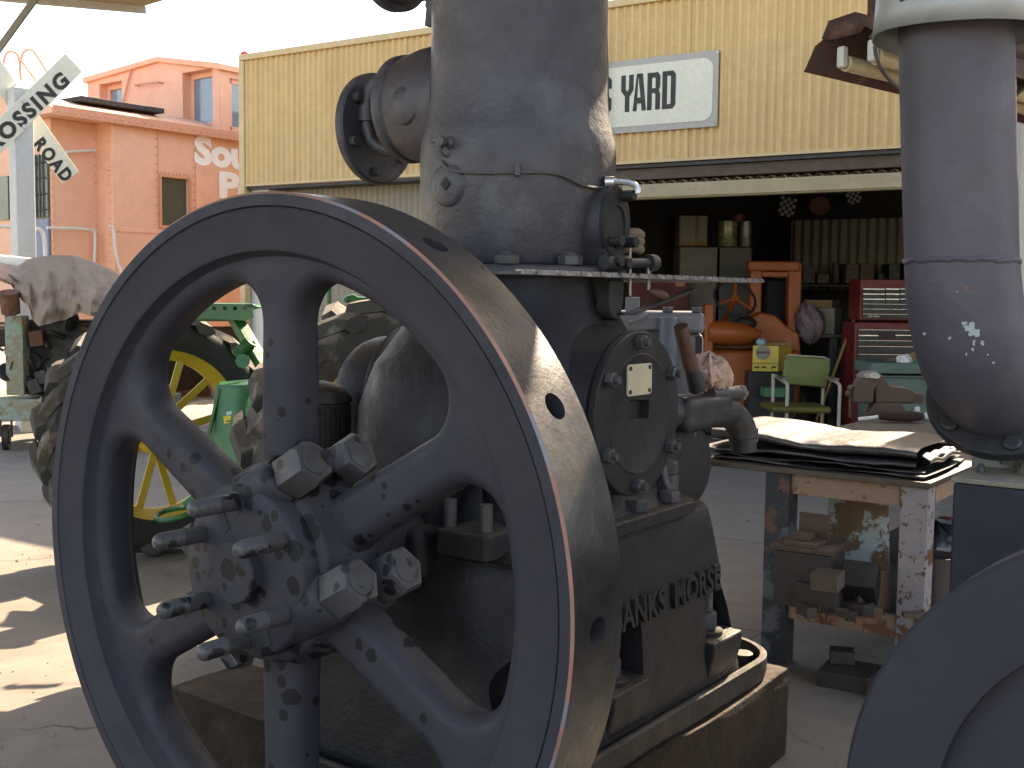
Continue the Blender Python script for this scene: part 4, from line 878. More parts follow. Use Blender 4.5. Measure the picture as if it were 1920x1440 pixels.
def web_mesh():
    b_, flat = .034, .013
    def loop_off(pts, d, sgn):
        n_ = len(pts); out = []
        for i in range(n_):
            a, c = V(pts[i-1]), V(pts[(i+1) % n_]); t = (c-a).normalized(); out.append(V(pts[i])+V((t.y, -t.x))*d*sgn)
        return out
    loops = []
    for k in range(6):
        p_ = window(k); q_ = []
        for i, a in enumerate(p_):
            if (V(a)-V(p_[i-1])).length > .0008: q_.append(a)
        ar = sum(q_[i-1][0]*q_[i][1]-q_[i][0]*q_[i-1][1] for i in range(len(q_)))
        if ar < 0: q_ = q_[::-1]
        loops.append(q_)
    vs, fs = [], []
    front, back = [], []
    for q_ in loops:
        m_ = len(q_); rows = []
        for ph in [i*PI/14 for i in range(15)]:
            y = -math.cos(ph)*(b_)+(-flat if ph < PI/2-.01 else flat if ph > PI/2+.01 else 0); d = b_*(1-math.sin(ph)); o_ = len(vs)
            vs += [V((p.x, y, p.y)) for p in loop_off(q_, d, 1)]; rows.append(o_)
        for r0, r1 in zip(rows, rows[1:]): fs += [(r0+i, r0+(i+1) % m_, r1+(i+1) % m_, r1+i) for i in range(m_)]
        front.append((rows[0], m_)); back.append((rows[-1], m_))
    nO = 96; ro = .68
    for sg_, hl in ((-1, front), (1, back)):
        oo = len(vs); vs += [V((ro*math.cos(2*PI*i/nO), sg_*(b_+flat), ro*math.sin(2*PI*i/nO))) for i in range(nO)]
        idx = list(range(oo, oo+nO)); edges = [(i, (i+1) % nO) for i in range(nO)]; hp = []
        for st_, m_ in hl:
            o2 = len(idx); idx += list(range(st_, st_+m_)); edges += [(o2+i, o2+(i+1) % m_) for i in range(m_)]; hp.append([(vs[st_+i].x, vs[st_+i].z) for i in range(m_)])
        r_ = delaunay_2d_cdt([V((vs[i].x, vs[i].z)) for i in idx], edges, [], 0, 1e-7)
        def inside(p, poly):
            c_ = False
            for (ax, ay), (bx, by) in zip(poly, poly[1:]+poly[:1]):
                if (ay > p[1]) != (by > p[1]) and p[0] < (bx-ax)*(p[1]-ay)/(by-ay)+ax: c_ = not c_
            return c_
        for t in r_[2]:
            q3 = [r_[0][i] for i in t]; cc3 = (sum(q.x for q in q3)/3, sum(q.y for q in q3)/3)
            if any(inside(cc3, h) for h in hp): continue
            fs.append(tuple(idx[r_[3][i][0]] for i in t))
    mb = MB(); mb.add([v+V((0, .082, WZ)) for v in vs], fs); return mb
web = eng.part('spoked_web', web_mesh(), M_HUB, fw, sharp=60)
# spokes swell towards the hub
hub = MB().lathe([(.10, -.052), (.172, -.052), (.178, -.046), (.181, -.010), (.196, -.004), (.200, .004), (.203, .03), (.215, .045), (.215, .12), (.185, .16), (.17, .19), (.08, .20)], (0, 0, WZ), (0, 1, 0), 64)
eng.part('hub', hub, M_HUB, fw, sharp=50)
eng.part('shaft_end', MB().lathe([(.064, 0), (.064, -.002), (.0635, -.078), (.060, -.082), (0, -.083)], (0, 0, WZ), (0, 1, 0), 44), M_HUB, fw)
for k, t in enumerate((34, 97, 155, 214, 272, 331)):
    a = math.radians(t); c = V((.142*math.cos(a), -.050, WZ+.142*math.sin(a)))
    eng.part('stud_socket', MB().cyl(c-V((0, 0, 0)), c+V((0, -.004, 0)), .022, n=20), M_DARK, fw)
    pr = [(.0180, 0), (.0185, .055), (.0172, .056)]+[(.0185-.0018*(i % 2), .058+.0024*i) for i in range(20)]+[(.0172, .108), (.0125, .116), (0, .119)]
    eng.part('stud', MB().lathe(pr, c, (0, -1, 0), 20), M_NUT2, fw, sharp=50)
e = V((math.cos(math.radians(30)), 0, math.sin(math.radians(30)))); q = V((-e.z, 0, e.x))
for s_ in (1, -1):
    mb = MB().obox(V((0, -.0525, WZ))+q*s_*.125, (.020, .003, .07), Matrix((e, V((0, 1, 0)), q)).transposed())
    eng.part('split_slot', mb, M_BLACK, fw)
    for ya in (-.018, .112):
        c = V((0, ya+.02, WZ))+q*s_*.128
        eng.part('clamp_lug', MB().lathe([(.020, -.10), (.040, -.08), (.052, -.02), (.055, .10), (.055, .15), (.052, .168), (.047, .172)], c, e, 28), M_HUB, fw, sharp=60)
        eng.part('hex_nut', MB().hexn(c+e*.173, e, .104, .078, .35 if s_ > 0 else .1).lathe([(.030, 0), (.030, .0795), (.027, .081), (0, .0815)], c+e*.173, e, 28), M_NUT2, fw)
        eng.part('bolt_head', MB().hexn(c-e*.15, -e, .08, .04, .2), M_NUT2, fw)
eng.part('crankshaft', MB().cyl((0, .19, WZ), (0, .5, WZ), .062, n=28), M_DARK)

# ---- timbers under the engine
def timber(label, x0, x1, y0, y1, z0, z1, seed, grp=None):
    mb = MB(); nx, ny, nz = 10, 24, 6
    ln = max(x1-x0, y1-y0)
    mb.box(x0, x1, y0, y1, z0, z1)
    me = mesh_from('timber', mb, V(((x0+x1)/2, (y0+y1)/2, z0)), False)
    bm = bmesh.new(); bm.from_mesh(me); bmesh.ops.subdivide_edges(bm, edges=bm.edges, cuts=14, use_grid_fill=True)
    for v in bm.verts:
        p = v.co.copy(); s = (8, 30, 30) if (x1-x0) > (y1-y0) else (30, 8, 30)
        d = noise.noise_vector(V((p.x*s[0]*.4+seed, p.y*s[1]*.4, p.z*s[2]*.4)))*.006+noise.noise_vector(V((p.x*3+seed, p.y*3, p.z*3)))*.006
        v.co += d
    bm.to_mesh(me); bm.free()
    o = bpy.data.objects.new('timber', me); col.objects.link(o); me.materials.append(M_WOOD)
    b = V(((x0+x1)/2, (y0+y1)/2, z0)); o.location = FE.w(b); o.rotation_euler = (0, 0, FE.rot); o['label'] = label; o['category'] = 'timber'; o['group'] = 'timbers bearing the engine'
    bevel(o, .004, 1)
    for p_ in me.polygons: p_.use_smooth = True
    me.set_sharp_from_angle(angle=math.radians(50))
timber('brown timber along the lettered side of the engine base with a sunlit end', .16, .416, .40, 1.80, 0.0, .279, 1)
timber('timber under the far side of the engine base, deep in shadow', -.416, -.16, .44, 1.80, 0.0, .279, 5)
timber('dark square timber block sticking out left below the flywheel hub', -.975, -.43, .49, .78, 0.0, .279, 9)
timber('timber end crossing left of the engine at its far end', -.9, -.43, 1.45, 1.75, 0.0, .279, 13)

# ================================================================== SECOND ENGINE (lower right)
e2 = Thing('second_engine', 'smaller dark engine with a plain flywheel and a tall bent exhaust pipe', 'engine', (1.95, .9, 0), FE)
c2 = V((1.663, .217, .638))
f2 = e2.part('flywheel', MB().lathe([(.356, .012), (.358, .004), (.372, .0), (.494, 0), (.5, .006), (.5, .085), (.494, .09), (.372, .09), (.356, .080)], c2, (0, 1, 0), 120, closed=True), M_FLY, sharp=28)
f2.data.materials.append(M_PRIMER)
web2 = e2.part('web_plate', MB().lathe([(.36, .03), (.20, .034), (.10, .02), (.09, -.01), (.0, -.012)], c2, (0, 1, 0), 80).lathe([(.36, .06), (.0, .062)], c2, (0, 1, 0), 80), M_HUB, f2)
cut = MB()
for k in range(6):
    t = math.radians(188+60*k); cut.cyl(c2+V((.235*math.cos(t), -.1, .235*math.sin(t))), c2+V((.235*math.cos(t), .2, .235*math.sin(t))), .062, n=24)
apply_bool(web2, cut, e2.base)
e2.part('crankshaft', MB().cyl(c2+V((0, -.03, 0)), c2+V((0, .7, 0)), .04, n=20), M_DARK)
# housing box behind the flywheel
o_ = pxp(FW, 1787, 905, 1, 2.35); F2 = FE
pz = o_.z; l_ = FE.l(o_)
bx = e2.part('housing', MB().box(l_.x, l_.x+.62, l_.y, l_.y+.5, .10, pz), M_FLY, bev=.006)
e2.part('top_cover', MB().box(l_.x-.004, l_.x+.63, l_.y-.004, l_.y+.5, pz+.001, pz+.012), mat('dusty_cover', (.21, .18, .13), .8, 0, .15, 8, ((9, .6, .08, (.12, .12, .12)),)), bx, bev=.003)
M_DC = MATS['dusty_cover']
e2.part('cover_dome', MB().loft([[(l_.x+.34+.26*k*math.cos(t), l_.y+.19+.15*k*math.sin(t), pz+.012+dz) for t in [2*PI*i/40 for i in range(40)]] for k, dz in ((1, 0), (.97, .02), (.9, .042), (.6, .05))]), M_DC, bx)
for px, py in ((1838, 903), (1882, 870), (1908, 893), (1918, 862)):
    p = FE.l(atY(px, py, 2.42)); p.z = max(p.z, pz+.012); e2.part('bolt', MB().hexn(p, (0, 0, 1), .018, .012).cyl(p, p+V((0, 0, .018)), .005), M_NUT, bx)
e2.part('bedplate', MB().box(l_.x-.1, l_.x+.9, l_.y+.02, l_.y+.9, 0, .12), M_CAST, bev=.01)
# exhaust pipe
def ep(px, py, Y): return FE.l(atY(px, py, Y))
YP = 2.3; rp = .1075
path = [ep(1791, -420, YP), ep(1792, 60, YP), ep(1797, 300, YP), ep(1802, 492, YP)]
ex = e2.part('exhaust_pipe', MB().tube(path, rp, 48), M_PIPE, sharp=60)
path2 = [ep(1802, 488, YP), ep(1806, 560, YP), ep(1820, 640, YP+.01), ep(1846, 702, YP+.06), ep(1885, 742, YP+.16)]
el = e2.part('elbow', MB().tube(path2, rp*.99, 48, 3, rs=(rp*1.0, rp*1.06)), M_PIPE, sharp=60)
mb = MB(); rr_ = []
for i in range(121):
    t = 2*PI*i/120; c_ = ep(1802, 490, YP); rr_.append(c_+V(((rp-.0015)*math.cos(t), (rp-.0015)*math.sin(t), .006*noise.noise(V((3*math.cos(t), 3*math.sin(t), 0)))+.003*noise.noise(V((14*math.cos(t), 14*math.sin(t), 0))))))
e2.part('weld_bead', MB().tube(rr_, .006, 8), M_PIPE, ex)
fc = ep(1878, 738, 2.44)
fn = (FE.Ri @ V((.32, .68, -.65))).normalized()
fl = e2.part('elbow_flange', MB().lathe([(.10, 0), (.150, .0), (.154, .005), (.154, .028), (.148, .032), (0, .032)], fc, fn, 48), M_DARK)
x_, y_, _z = basis(fn)
for i in range(6):
    t = 2*PI*(i+.3)/6; p = fc+(x_*math.cos(t)+y_*math.sin(t))*.130; e2.part('flange_bolt', MB().lathe([(.019, -.002), (.019, .008), (.015, .012), (0, .013)], p, -fn, 20), M_DARK, fl)
e2.part('lower_pipe', MB().tube([fc+fn*.03, fc+fn*.12, fc+fn*.16+V((0, 0, -.10)), fc+fn*.16+V((0, 0, -.75))], .06, 20, 2), M_GALV)
# chips of pale paint on the elbow: thin flakes lying on the pipe surface
def onpipe(px, py):
    best = None
    for k in range(160):
        Y = YP-.22+k*.0014; p = ep(px, py, Y)
        seg = min(((p-(a+(b_-a)*max(0, min(1, (p-a).dot(b_-a)/(b_-a).length_squared)))).length for a, b_ in zip(SP, SP[1:])))
        if seg < rp*1.03+.0008: return p
    return None
SP = [V(p) for p in path2]
for _ in range(3):
    q_ = [SP[0]]
    for a, b_ in zip(SP, SP[1:]): q_ += [a*.75+b_*.25, a*.25+b_*.75]
    SP = q_+[SP[-1]]
rnd = random.Random(5)
blobs = [(1815, 615, 9, 6), (1826, 622, 12, 10), (1822, 612, 8, 8), (1832, 628, 7, 6), (1808, 606, 6, 5), (1842, 643, 4, 5), (1826, 642, 3, 7), (1824, 655, 3, 4), (1780, 634, 4, 3), (1733, 626, 4, 3), (1812, 664, 2, 3), (1794, 547, 3, 1), (1863, 680, 3, 2), (1852, 665, 2, 2)]
mb = MB()
for cx_, cy_, rx, ry in blobs:
    ring = []
    for i in range(14):
        t = 2*PI*i/14; k = rnd.uniform(.55, 1.15); p = onpipe(cx_+rx*k*math.cos(t), cy_+ry*k*math.sin(t))
        if p is None: ring = None; break
        ring.append(p)
    if ring:
        cc_ = sum(ring, V((0, 0, 0)))/14; mb.add([cc_]+ring, [(0, i+1, (i+1) % 14+1) for i in range(14)])
e2.part('paint_flakes', mb, M_FLAKE, el, kind='stuff', merge=False)
mb = MB(); ring = [onpipe(1811+4*math.cos(2*PI*i/9), 540+2.2*math.sin(2*PI*i/9)) for i in range(9)]
if None not in ring: mb.add(ring, [tuple(range(9))]); e2.part('orange_chip', mb, M_ORANGE, el)
# galvanised cowl round the pipe
yc_ = YP+.0; cA = ep(1800, 70, yc_)
def cowl(u, v):
    t = 2*PI*u; r = .168-.02*v+.002*math.sin(5*t)+.003*noise.noise(V((4*math.cos(t), 4*math.sin(t), v*3)))
    return cA+V((r*math.cos(t), r*math.sin(t), -.0+.32*v+.003*math.sin(2*t+.5)))
mb = MB().grid(cowl, 72, 8)
cw = e2.part('galvanised_cowl', mb, M_GALV, sharp=70); so_ = cw.modifiers.new('s', 'SOLIDIFY'); so_.thickness = .004
single('cowl_strap', MB().tube([FE.w(cA+V((-.16, -.05, .01))), atY(1700, -10, 2.2), atY(1760, -60, 2.2)], .004, 6), M_WIRE, 'dark strap wire crossing the galvanised cowl', 'wire', tuple(FE.w(cA)), FW)

# ================================================================== FLUORESCENT LAMP
YL = 3.6
def lp(px, py, Y): return atY(px, py, Y)
A0 = lp(1509, 131, 2.8); dirL = V((.85, .53, -.055)).normalized(); side = V((dirL.y, -dirL.x, 0)).normalized(); A1 = A0
tilt = math.radians(12); upv = V((0, 0, 1)); rightv = side
A1 = A0+dirL*1.25
prof = [(-.0, .0), (.004, .008), (.035, .055), (.065, .07), (.085, .10), (.16, .105), (.19, .07), (.26, .02), (.30, .0), (.30, -.003)]
prof = [(-.004, -.002), (.0, .0), (.03, .05), (.055, .062), (.075, .10), (.155, .105), (.185, .07), (.28, .012), (.285, .008)]
lampT = Thing('fluorescent_lamp', 'rusty twin tube fluorescent lamp hanging before the fascia', 'lamp', tuple(A0), FW)
mb = MB(); k = len(prof)
vs = [A0+rightv*x*1.0+upv*z*1.0 for x, z in prof]+[A1+rightv*x+upv*z for x, z in prof]
mb.add(vs, [(i, i+1, k+i+1, k+i) for i in range(k-1)])
rf_ = lampT.part('reflector', mb, M_RUSTL, sharp=20); so_ = rf_.modifiers.new('s', 'SOLIDIFY'); so_.thickness = .003
mb = MB(); mb.add([A0-dirL*.002+rightv*x+upv*z for x, z in prof[3:7]]+[A0-dirL*.002+rightv*.17+upv*.055, A0-dirL*.002+rightv*.08+upv*.055], [tuple(range(6))])
cap = lampT.part('end_cap', mb, M_RUSTL); so_ = cap.modifiers.new('s', 'SOLIDIFY'); so_.thickness = .003
mb = MB().add([A0+dirL*.04+rightv*.15+upv*.106, A0+dirL*.04+rightv*.15+upv*.16, A1+rightv*.15+upv*.15, A1+rightv*.15+upv*.106], [(0, 1, 2, 3)])
bk = lampT.part('back_flange', mb, M_RUSTL); so_ = bk.modifiers.new('s', 'SOLIDIFY'); so_.thickness = .003
for x in (.10, .19):
    c0 = A0+rightv*x+upv*.004+dirL*.03; tb = lampT.part('tube', MB().cyl(c0, A1+rightv*x+upv*.004, .0185, n=20), M_TUBE)
    lampT.part('tube_holder', MB().obox(c0-dirL*.012+upv*.012, (.022, .02, .05), Matrix.Rotation(math.atan2(dirL.y, dirL.x)+PI/2, 3, 'Z')), M_WHITE, tb, bev=.006)
lampT.part('hanger_chain', MB().tube([A0+rightv*.24+dirL*.22+upv*.06, A0+rightv*.24+dirL*.22+upv*1.4], .003, 6), M_WIRE)
# cable hanging by the lamp
single('lamp_cable', MB().tube([lp(1640, 86, 2.5), lp(1643, 108, 2.5), lp(1655, 135, 2.5), lp(1675, 158, 2.55), lp(1700, 175, 2.6)], .0045, 8, 2), M_WIRE, 'thin black cable looping from the cowl to the fluorescent lamp', 'cable', tuple(lp(1640, 86, 2.5)), FW)
single('wall_cable', MB().tube([lp(1880, 196, 2.9), lp(1900, 182, 2.9), lp(1925, 158, 2.9), lp(1960, 110, 2.9)], .006, 8, 2), M_WIRE, 'dark cable curving up at the right of the tall pipe', 'cable', tuple(lp(1880, 196, 2.9)), FW)
single('right_post', MB().box(lp(1911, 400, 6).x, lp(1911, 400, 6).x+.12, 6, 6.12, 0, 3.6), M_POST, 'pale post just visible right of the tall exhaust pipe', 'post', (lp(1911, 400, 6).x, 6, 0), FW, bev=.008)
single('blue_drum', MB().cyl(gnd(1925, 1040), gnd(1925, 1040)+V((0, 0, .88)), .16, n=28), mat('drum_blue', (.03, .13, .30), .45), 'blue drum glimpsed at the right edge under the flange', 'drum', tuple(gnd(1925, 1040)), FW)

# ================================================================== WORK TABLE
tb = Thing('work_table', 'steel work table with peeling orange, cream and blue paint', 'table', (.12, 3.7, 0), FE)
S0, S1, T0, T1, ZT = -.325, .60, 2.60, 4.78, .79
tb.part('table_top', MB().box(S0, S1, T0, T1, ZT-.022, ZT), M_TTOP, bev=.003)
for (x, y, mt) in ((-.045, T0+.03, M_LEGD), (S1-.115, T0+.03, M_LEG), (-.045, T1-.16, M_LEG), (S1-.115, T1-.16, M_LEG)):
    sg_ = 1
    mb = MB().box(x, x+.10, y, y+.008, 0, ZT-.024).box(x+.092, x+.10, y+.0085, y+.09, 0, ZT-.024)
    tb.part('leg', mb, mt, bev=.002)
for y in (T0+.045, T1-.10): tb.part('apron', MB().box(.056, S1-.12, y, y+.008, ZT-.105, ZT-.024), M_TABLE, bev=.002)
for x in (-.04, S1-.022): tb.part('side_apron', MB().box(x, x+.008, T0+.13, T1-.17, ZT-.09, ZT-.024), M_TABLE, bev=.002)
ZS = .285
sh_ = tb.part('shelf', MB().box(-.03, S1-.03, T0+.06, T1-.06, ZS-.012, ZS), mat('dirty_shelf', (.05, .045, .04), .8, .1, .3, 6, ((5, .55, .15, (.10, .08, .06)),)), bev=.002)
tb.part('shelf_rail', MB().box(.056, S1-.12, T0+.045, T0+.053, ZS-.095, ZS-.013), M_TABLE, bev=.002)
tb.part('side_shelf_rail', MB().box(S1-.022, S1-.014, T0+.13, T1-.17, ZS-.08, ZS-.013), M_TABLE, bev=.002)
def on(px, py, z): return pxp(FE, px, py, 2, z)
# folded black sheet on the table
a = on(1405, 846, ZT); b_ = on(1768, 876, ZT); c_ = on(1820, 846, ZT)
fold = Thing('folded_vinyl', 'black vinyl sheeting folded in thick layers with sunlit top', 'folded sheet', tuple(on(1600, 850, ZT)), FE)
rnd = random.Random(11)
Lx0, Lx1, Ly0 = -.30, .54, 2.72
for i, (z0, th, y0, y1, xo) in enumerate(((.002, .014, 2.64, 3.24, .02), (.018, .014, 2.66, 3.22, .00), (.034, .026, 2.65, 3.21, -.02), (.063, .044, 2.67, 3.24, .0))):
    def layer(u, v, z0=z0, th=th, y0=y0, y1=y1, xo=xo, i=i):
        # closed loop of cross section over v, run over u along x
        x = Lx0+xo+(Lx1-Lx0)*u; t = 2*PI*v; c, s = math.cos(t), math.sin(t)
        yc, hy = (y0+y1)/2, (y1-y0)/2
        y = yc+hy*math.copysign(abs(c)**.35, c); z = th/2*math.copysign(abs(s)**.6, s)
        lift = (.028*max(0, 1-u*2.2) if i == 3 else 0)+.007*math.sin(u*9+i*2)*(.3+.7*(1-u))
        zz = ZT+z0+th/2+z*(1+.25*math.sin(u*7+i))+lift*(.4+.6*(s > 0))+.003*noise.noise(V((u*14, v*8, i)))
        return (x+.02*math.sin(y*5+i)*u, y+.012*math.sin(u*11+i*1.7)+.01*noise.noise(V((u*6, 3, i))), zz)
    mb = MB().grid(layer, 70, 40)
    o = fold.part('fold_layer', mb, M_VINYL, sharp=60, merge=True)
for k in range(3):
    mb = MB().grid(lambda u, v: (Lx1-.02+.045*math.sin(PI*v)*(1-k*.2), 2.72+.44*u+.01*math.sin(9*u+k), ZT+.03+.013*k+(.05-.012*k)*v+.006*math.sin(12*u+3*k)), 30, 10)
    o = fold.part('end_curl', mb, M_VINYL, sharp=60); s2 = o.modifiers.new('s', 'SOLIDIFY'); s2.thickness = .003
# bench vise, brush, small bottles
vz = Thing('bench_vise', 'brown iron bench vise on the far end of the work table', 'vise', tuple(on(1660, 775, ZT)), FE)
vb = FE.l(gnd(1665, 779, ZT))
FV = Frame(*FE.w(vb).to_2d(), -.15)
def vx(px, py, dy=0): return pxp(FV, px, py, 1, dy)
vz.F = FV; vz.base = V((0, 0, ZT)); vz.e.location = FV.w((0, 0, ZT)); vz.e.rotation_euler = (0, 0, FV.rot)
def vpoly(name, pts, y0, y1, mt, bev=.006):
    P_ = [vx(px, py, y0) for px, py in pts]; vz.part(name, MB().prism([(p[0], max(p[2], ZT)) for p in P_], 1, y0, y1), mt, bev=bev)
vpoly('moving_jaw', [(1600, 756), (1600, 735), (1610, 712), (1618, 702), (1640, 700), (1650, 712), (1648, 726), (1640, 730), (1638, 757)], -.05, .10, M_BROWNI, .012)
vpoly('jaw_plate', [(1612, 709), (1622, 700), (1645, 698), (1652, 706), (1648, 711)], -.07, .12, M_STEEL, .004)
vpoly('fixed_jaw', [(1641, 757), (1641, 706), (1655, 702), (1662, 714), (1668, 724), (1700, 727), (1715, 732), (1715, 757)], -.04, .09, M_BROWNI, .014)
vpoly('slide_bar', [(1700, 756), (1700, 737), (1733, 739), (1732, 757)], -.02, .07, M_BROWNI, .004)
vpoly('vise_base', [(1625, 781), (1640, 756), (1690, 756), (1705, 781)], -.06, .12, M_BROWNI, .01)
vz.part('screw_handle', MB().cyl(vx(1594, 783, -.02), vx(1594, 731, -.02), .008, n=10).ball(vx(1594, 728, -.02), .018).ball(vx(1591, 738, -.02), .02), M_BROWNI)
bp_ = FE.l(gnd(1672, 792, ZT)); FBr = Frame(*FE.w(bp_).to_2d(), .08)
br = Thing('bench_brush', 'dark bristle bench brush with a pale wooden handle', 'brush', (0, 0, ZT), FBr)
def bx_(px, py): return pxp(FBr, px, py, 1, 0)
l0, l1 = bx_(1646, 785), bx_(1732, 783)
mb = MB(); rnd = random.Random(2)
L_ = l1[0]-l0[0]
mb.loft([[(l0[0]+L_*u, .035*k*math.cos(t), ZT+.033+.030*k*math.sin(t)) for t in [2*PI*i/16 for i in range(16)]] for u, k in ((0, .35), (.08, .6), (.3, .9), (.7, 1), (.92, .8), (1, .4))])
br.part('brush_body', mb, M_BRUSH)
mb = MB()
for i in range(700):
    u = rnd.random(); t = rnd.uniform(0, 2*PI); k = .9*math.sin(PI*(.1+.85*u))**.4
    p = V((l0[0]+L_*u, .03*k*math.cos(t), ZT+.034+.026*k*math.sin(t))); q = p+V((rnd.uniform(-.006, .01), .012*math.cos(t), .010*math.sin(t)))
    if q.z < ZT+.001: q.z = ZT+.001
    mb.add([p, p+V((.0015, 0, 0)), q], [(0, 1, 2)])
br.part('bristles', mb, M_BRUSH, kind='stuff', merge=False)
h0_ = bx_(1610, 788); br.part('handle', MB().tube([(h0_[0], 0, ZT+.018), ((h0_[0]+l0[0])/2, 0, ZT+.022), (l0[0]+.02, 0, ZT+.033)], .010, 12, 1), M_WHITE)
for i, (px, py) in enumerate(((1719, 786), (1741, 789))):
    p = gnd(px, py, ZT); rb = .019
    t_ = Thing('small_bottle', ('small crumpled white bottle touching the end of the brush', 'small crumpled white bottle just right of its twin by the brush')[i], 'bottle', tuple(p), FW, 'small white bottles on the table')
    def bb(u, v, p=p): 
        t = 2*PI*u; r = (.012+rb*math.sin(PI*min(1, v*1.15))**.6)*(1+.15*noise.noise(V((3*math.cos(t), 3*math.sin(t), v*5+i))))
        return p+V((r*math.cos(t), r*math.sin(t), .052*v))
    t_.part('bottle_body', MB().grid(bb, 20, 10).add([p+V((.01*math.cos(2*PI*k/8), .01*math.sin(2*PI*k/8), .052)) for k in range(8)], [tuple(range(8))]), M_PLASTIC)
    t_.part('cap', MB().cyl(p+V((0, 0, .05)), p+V((0, 0, .068)), .014, n=18), M_PLASTIC, bev=.002)
# things on the shelf
rnd = random.Random(4)
def block(name, label, cat, px, py, sz, rz, mt, z=ZS, tilt=0, bev=.004):
    p = on(px, py, z); R_ = Matrix.Rotation(rz, 3, 'Z')@Matrix.Rotation(tilt, 3, 'X')
    hz = sz[2]/2 if not tilt else (abs(math.cos(tilt))*sz[2]+abs(math.sin(tilt))*sz[1])/2
    mb = MB().obox(p+V((0, 0, hz)), sz, R_)
    return single(name, mb, mt, label, cat, tuple(p), FE, bev=bev)
block('dark_box', 'dark brown box at the back of the lower shelf', 'box', 1516, 1128, (.21, .22, .21), .1, M_BIN)
block('box_lid', 'flat dusty board lying on top of the dark shelf box', 'board', 1518, 1026, (.24, .24, .02), .1, M_BROWNI, z=ZS+.211)
p = on(1510, 1020, ZS+.232)
single('angle_iron', MB().obox(p+V((0, 0, .008)), (.13, .13, .016)).obox(p+V((.01, .06, .055)), (.12, .010, .11)).obox(p+V((-.01, .0, .03)), (.07, .07, .025)), M_BROWNI, 'small brown angle bracket standing on the dark shelf box', 'bracket', tuple(p), FE, bev=.002)
block('wood_block', 'brown wooden block under the smaller block on the shelf', 'block', 1541, 1140, (.155, .15, .105), .05, M_BIN)
block('wood_block', 'small pale-topped wooden block sitting on a larger one', 'block', 1551, 1104, (.10, .11, .065), .12, mat('greyed_wood', (.085, .063, .045), .85), z=ZS+.106)
block('iron_cube', 'grey square-cut block tipped on its edge on the shelf', 'block', 1612, 1132, (.13, .115, .115), .15, M_CAST, tilt=.75, z=ZS+.03)
block('wood_block', 'dark wooden block holding up the tipped grey block', 'block', 1605, 1148, (.12, .10, .045), -.2, M_BIN)
block('wood_block', 'reddish board leaning beside the tipped grey block', 'block', 1636, 1146, (.025, .16, .15), -.5, M_BROWNI)
block('steel_bar', 'pale short steel bar behind the tipped grey block', 'bar', 1578, 1098, (.14, .04, .05), -.2, M_NUT)
# rusted white-and-blue sheet behind the shelf
pa = gnd(1605, 1150); 
M_RP = mat('rusted_white_enamel', (.34, .36, .35), .7, 0, .08, 5, ((3.5, .55, .04, (.13, .17, .23)), (4, .47, .03, (.13, .07, .03)), (14, .58, .03, (.10, .045, .025))), .3, 40)
FP = Frame(*FE.w(on(1605, 1098, ZS)).to_2d(), -.12)
def fp_(px, py, y=0): return pxp(FP, px, py, 1, y)
q_ = [fp_(1541, 1100), (fp_(1668, 1120)), fp_(1672, 935), fp_(1562, 916)]
zb = ZS+.003
sp = Thing('rusted_panel', 'rusty white and blue enamelled steel panel standing on the shelf', 'panel', (q_[0][0], 0, zb), FP)
mb = MB().add([(q_[0][0], 0, zb), (q_[1][0], 0, zb), (q_[2][0], .05, q_[2][2]), (q_[3][0], .05, q_[3][2]), (q_[0][0], .03, zb), (q_[1][0], .03, zb), (q_[2][0], .08, q_[2][2]), (q_[3][0], .08, q_[3][2])], [(0, 1, 2, 3), (7, 6, 5, 4), (0, 4, 5, 1), (1, 5, 6, 2), (2, 6, 7, 3), (3, 7, 4, 0)])
sp.part('panel_sheet', mb, M_RP, bev=.006)
hp = fp_(1621, 921, .05); sp.part('wire_loop', MB().tube([hp+V((-.012, 0, -.015)), hp+V((-.015, 0, .012)), hp+V((.010, 0, .010)), hp+V((.013, 0, -.017))], .003, 6), M_DARK)
# buckets and scraps behind the right leg
p = on(1752, 1108, 0.02)
def tub(name, label, px, pyb, pyt, rpx, mt, base_z, Yr=None, group=None):
    b0 = on(px, pyb, base_z); W0 = FE.w(b0); r = rpx/FL*W0.y; zt_ = (pxp(FW, px, pyt, 1, W0.y)).z
    t_ = Thing(name, label, 'bucket', tuple(b0), FE, group)
    t_.part('wall', MB().lathe([(r*.9, .003), (r, zt_-base_z), (r*1.04, zt_-base_z), (r*1.03, zt_-base_z-.012), (r*.965, zt_-base_z-.015), (r*.87, .02), (0, .02)], b0, (0, 0, 1), 36), mt)
    return t_, b0, r, zt_
tub('brown_tub', 'dark brown tub on the shelf behind the painted table leg', 1752, 1135, 1040, 40, M_BIN, ZS)
t_, b0, r_, z_ = tub('steel_bucket', 'pale steel bucket with a black bag behind the brown tub', 1752, 1062, 1015, 48, M_GALV, ZS)
bb0 = V((b0.x, b0.y, z_-.02))
def bag(u, v, c=bb0, r=r_):
    t = 2*PI*u; ph = PI*v*.62; rr2 = r*1.25*(1+.22*noise.noise(V((2.2*math.cos(t), 2.2*math.sin(t), v*3)))+.1*noise.noise(V((7*math.cos(t), 7*math.sin(t), v*9))))
    return c+V((rr2*math.sin(ph)*math.cos(t), rr2*math.sin(ph)*math.sin(t), .10*math.cos(ph)*(1+.3*noise.noise(V((3*math.cos(t), 3*math.sin(t), 8))))))
single('bin_bag', MB().grid(bag, 40, 20), M_VINYL, 'crumpled black plastic bag stuffed in the steel bucket', 'bag', tuple(bb0), FE)
p = on(1775, 975, ZS+.20); single('red_cloth', MB().ball(p, .022, 10, (1.2, 1, .7)), M_RED, 'scrap of red cloth on the black bag', 'cloth', tuple(p), FE)
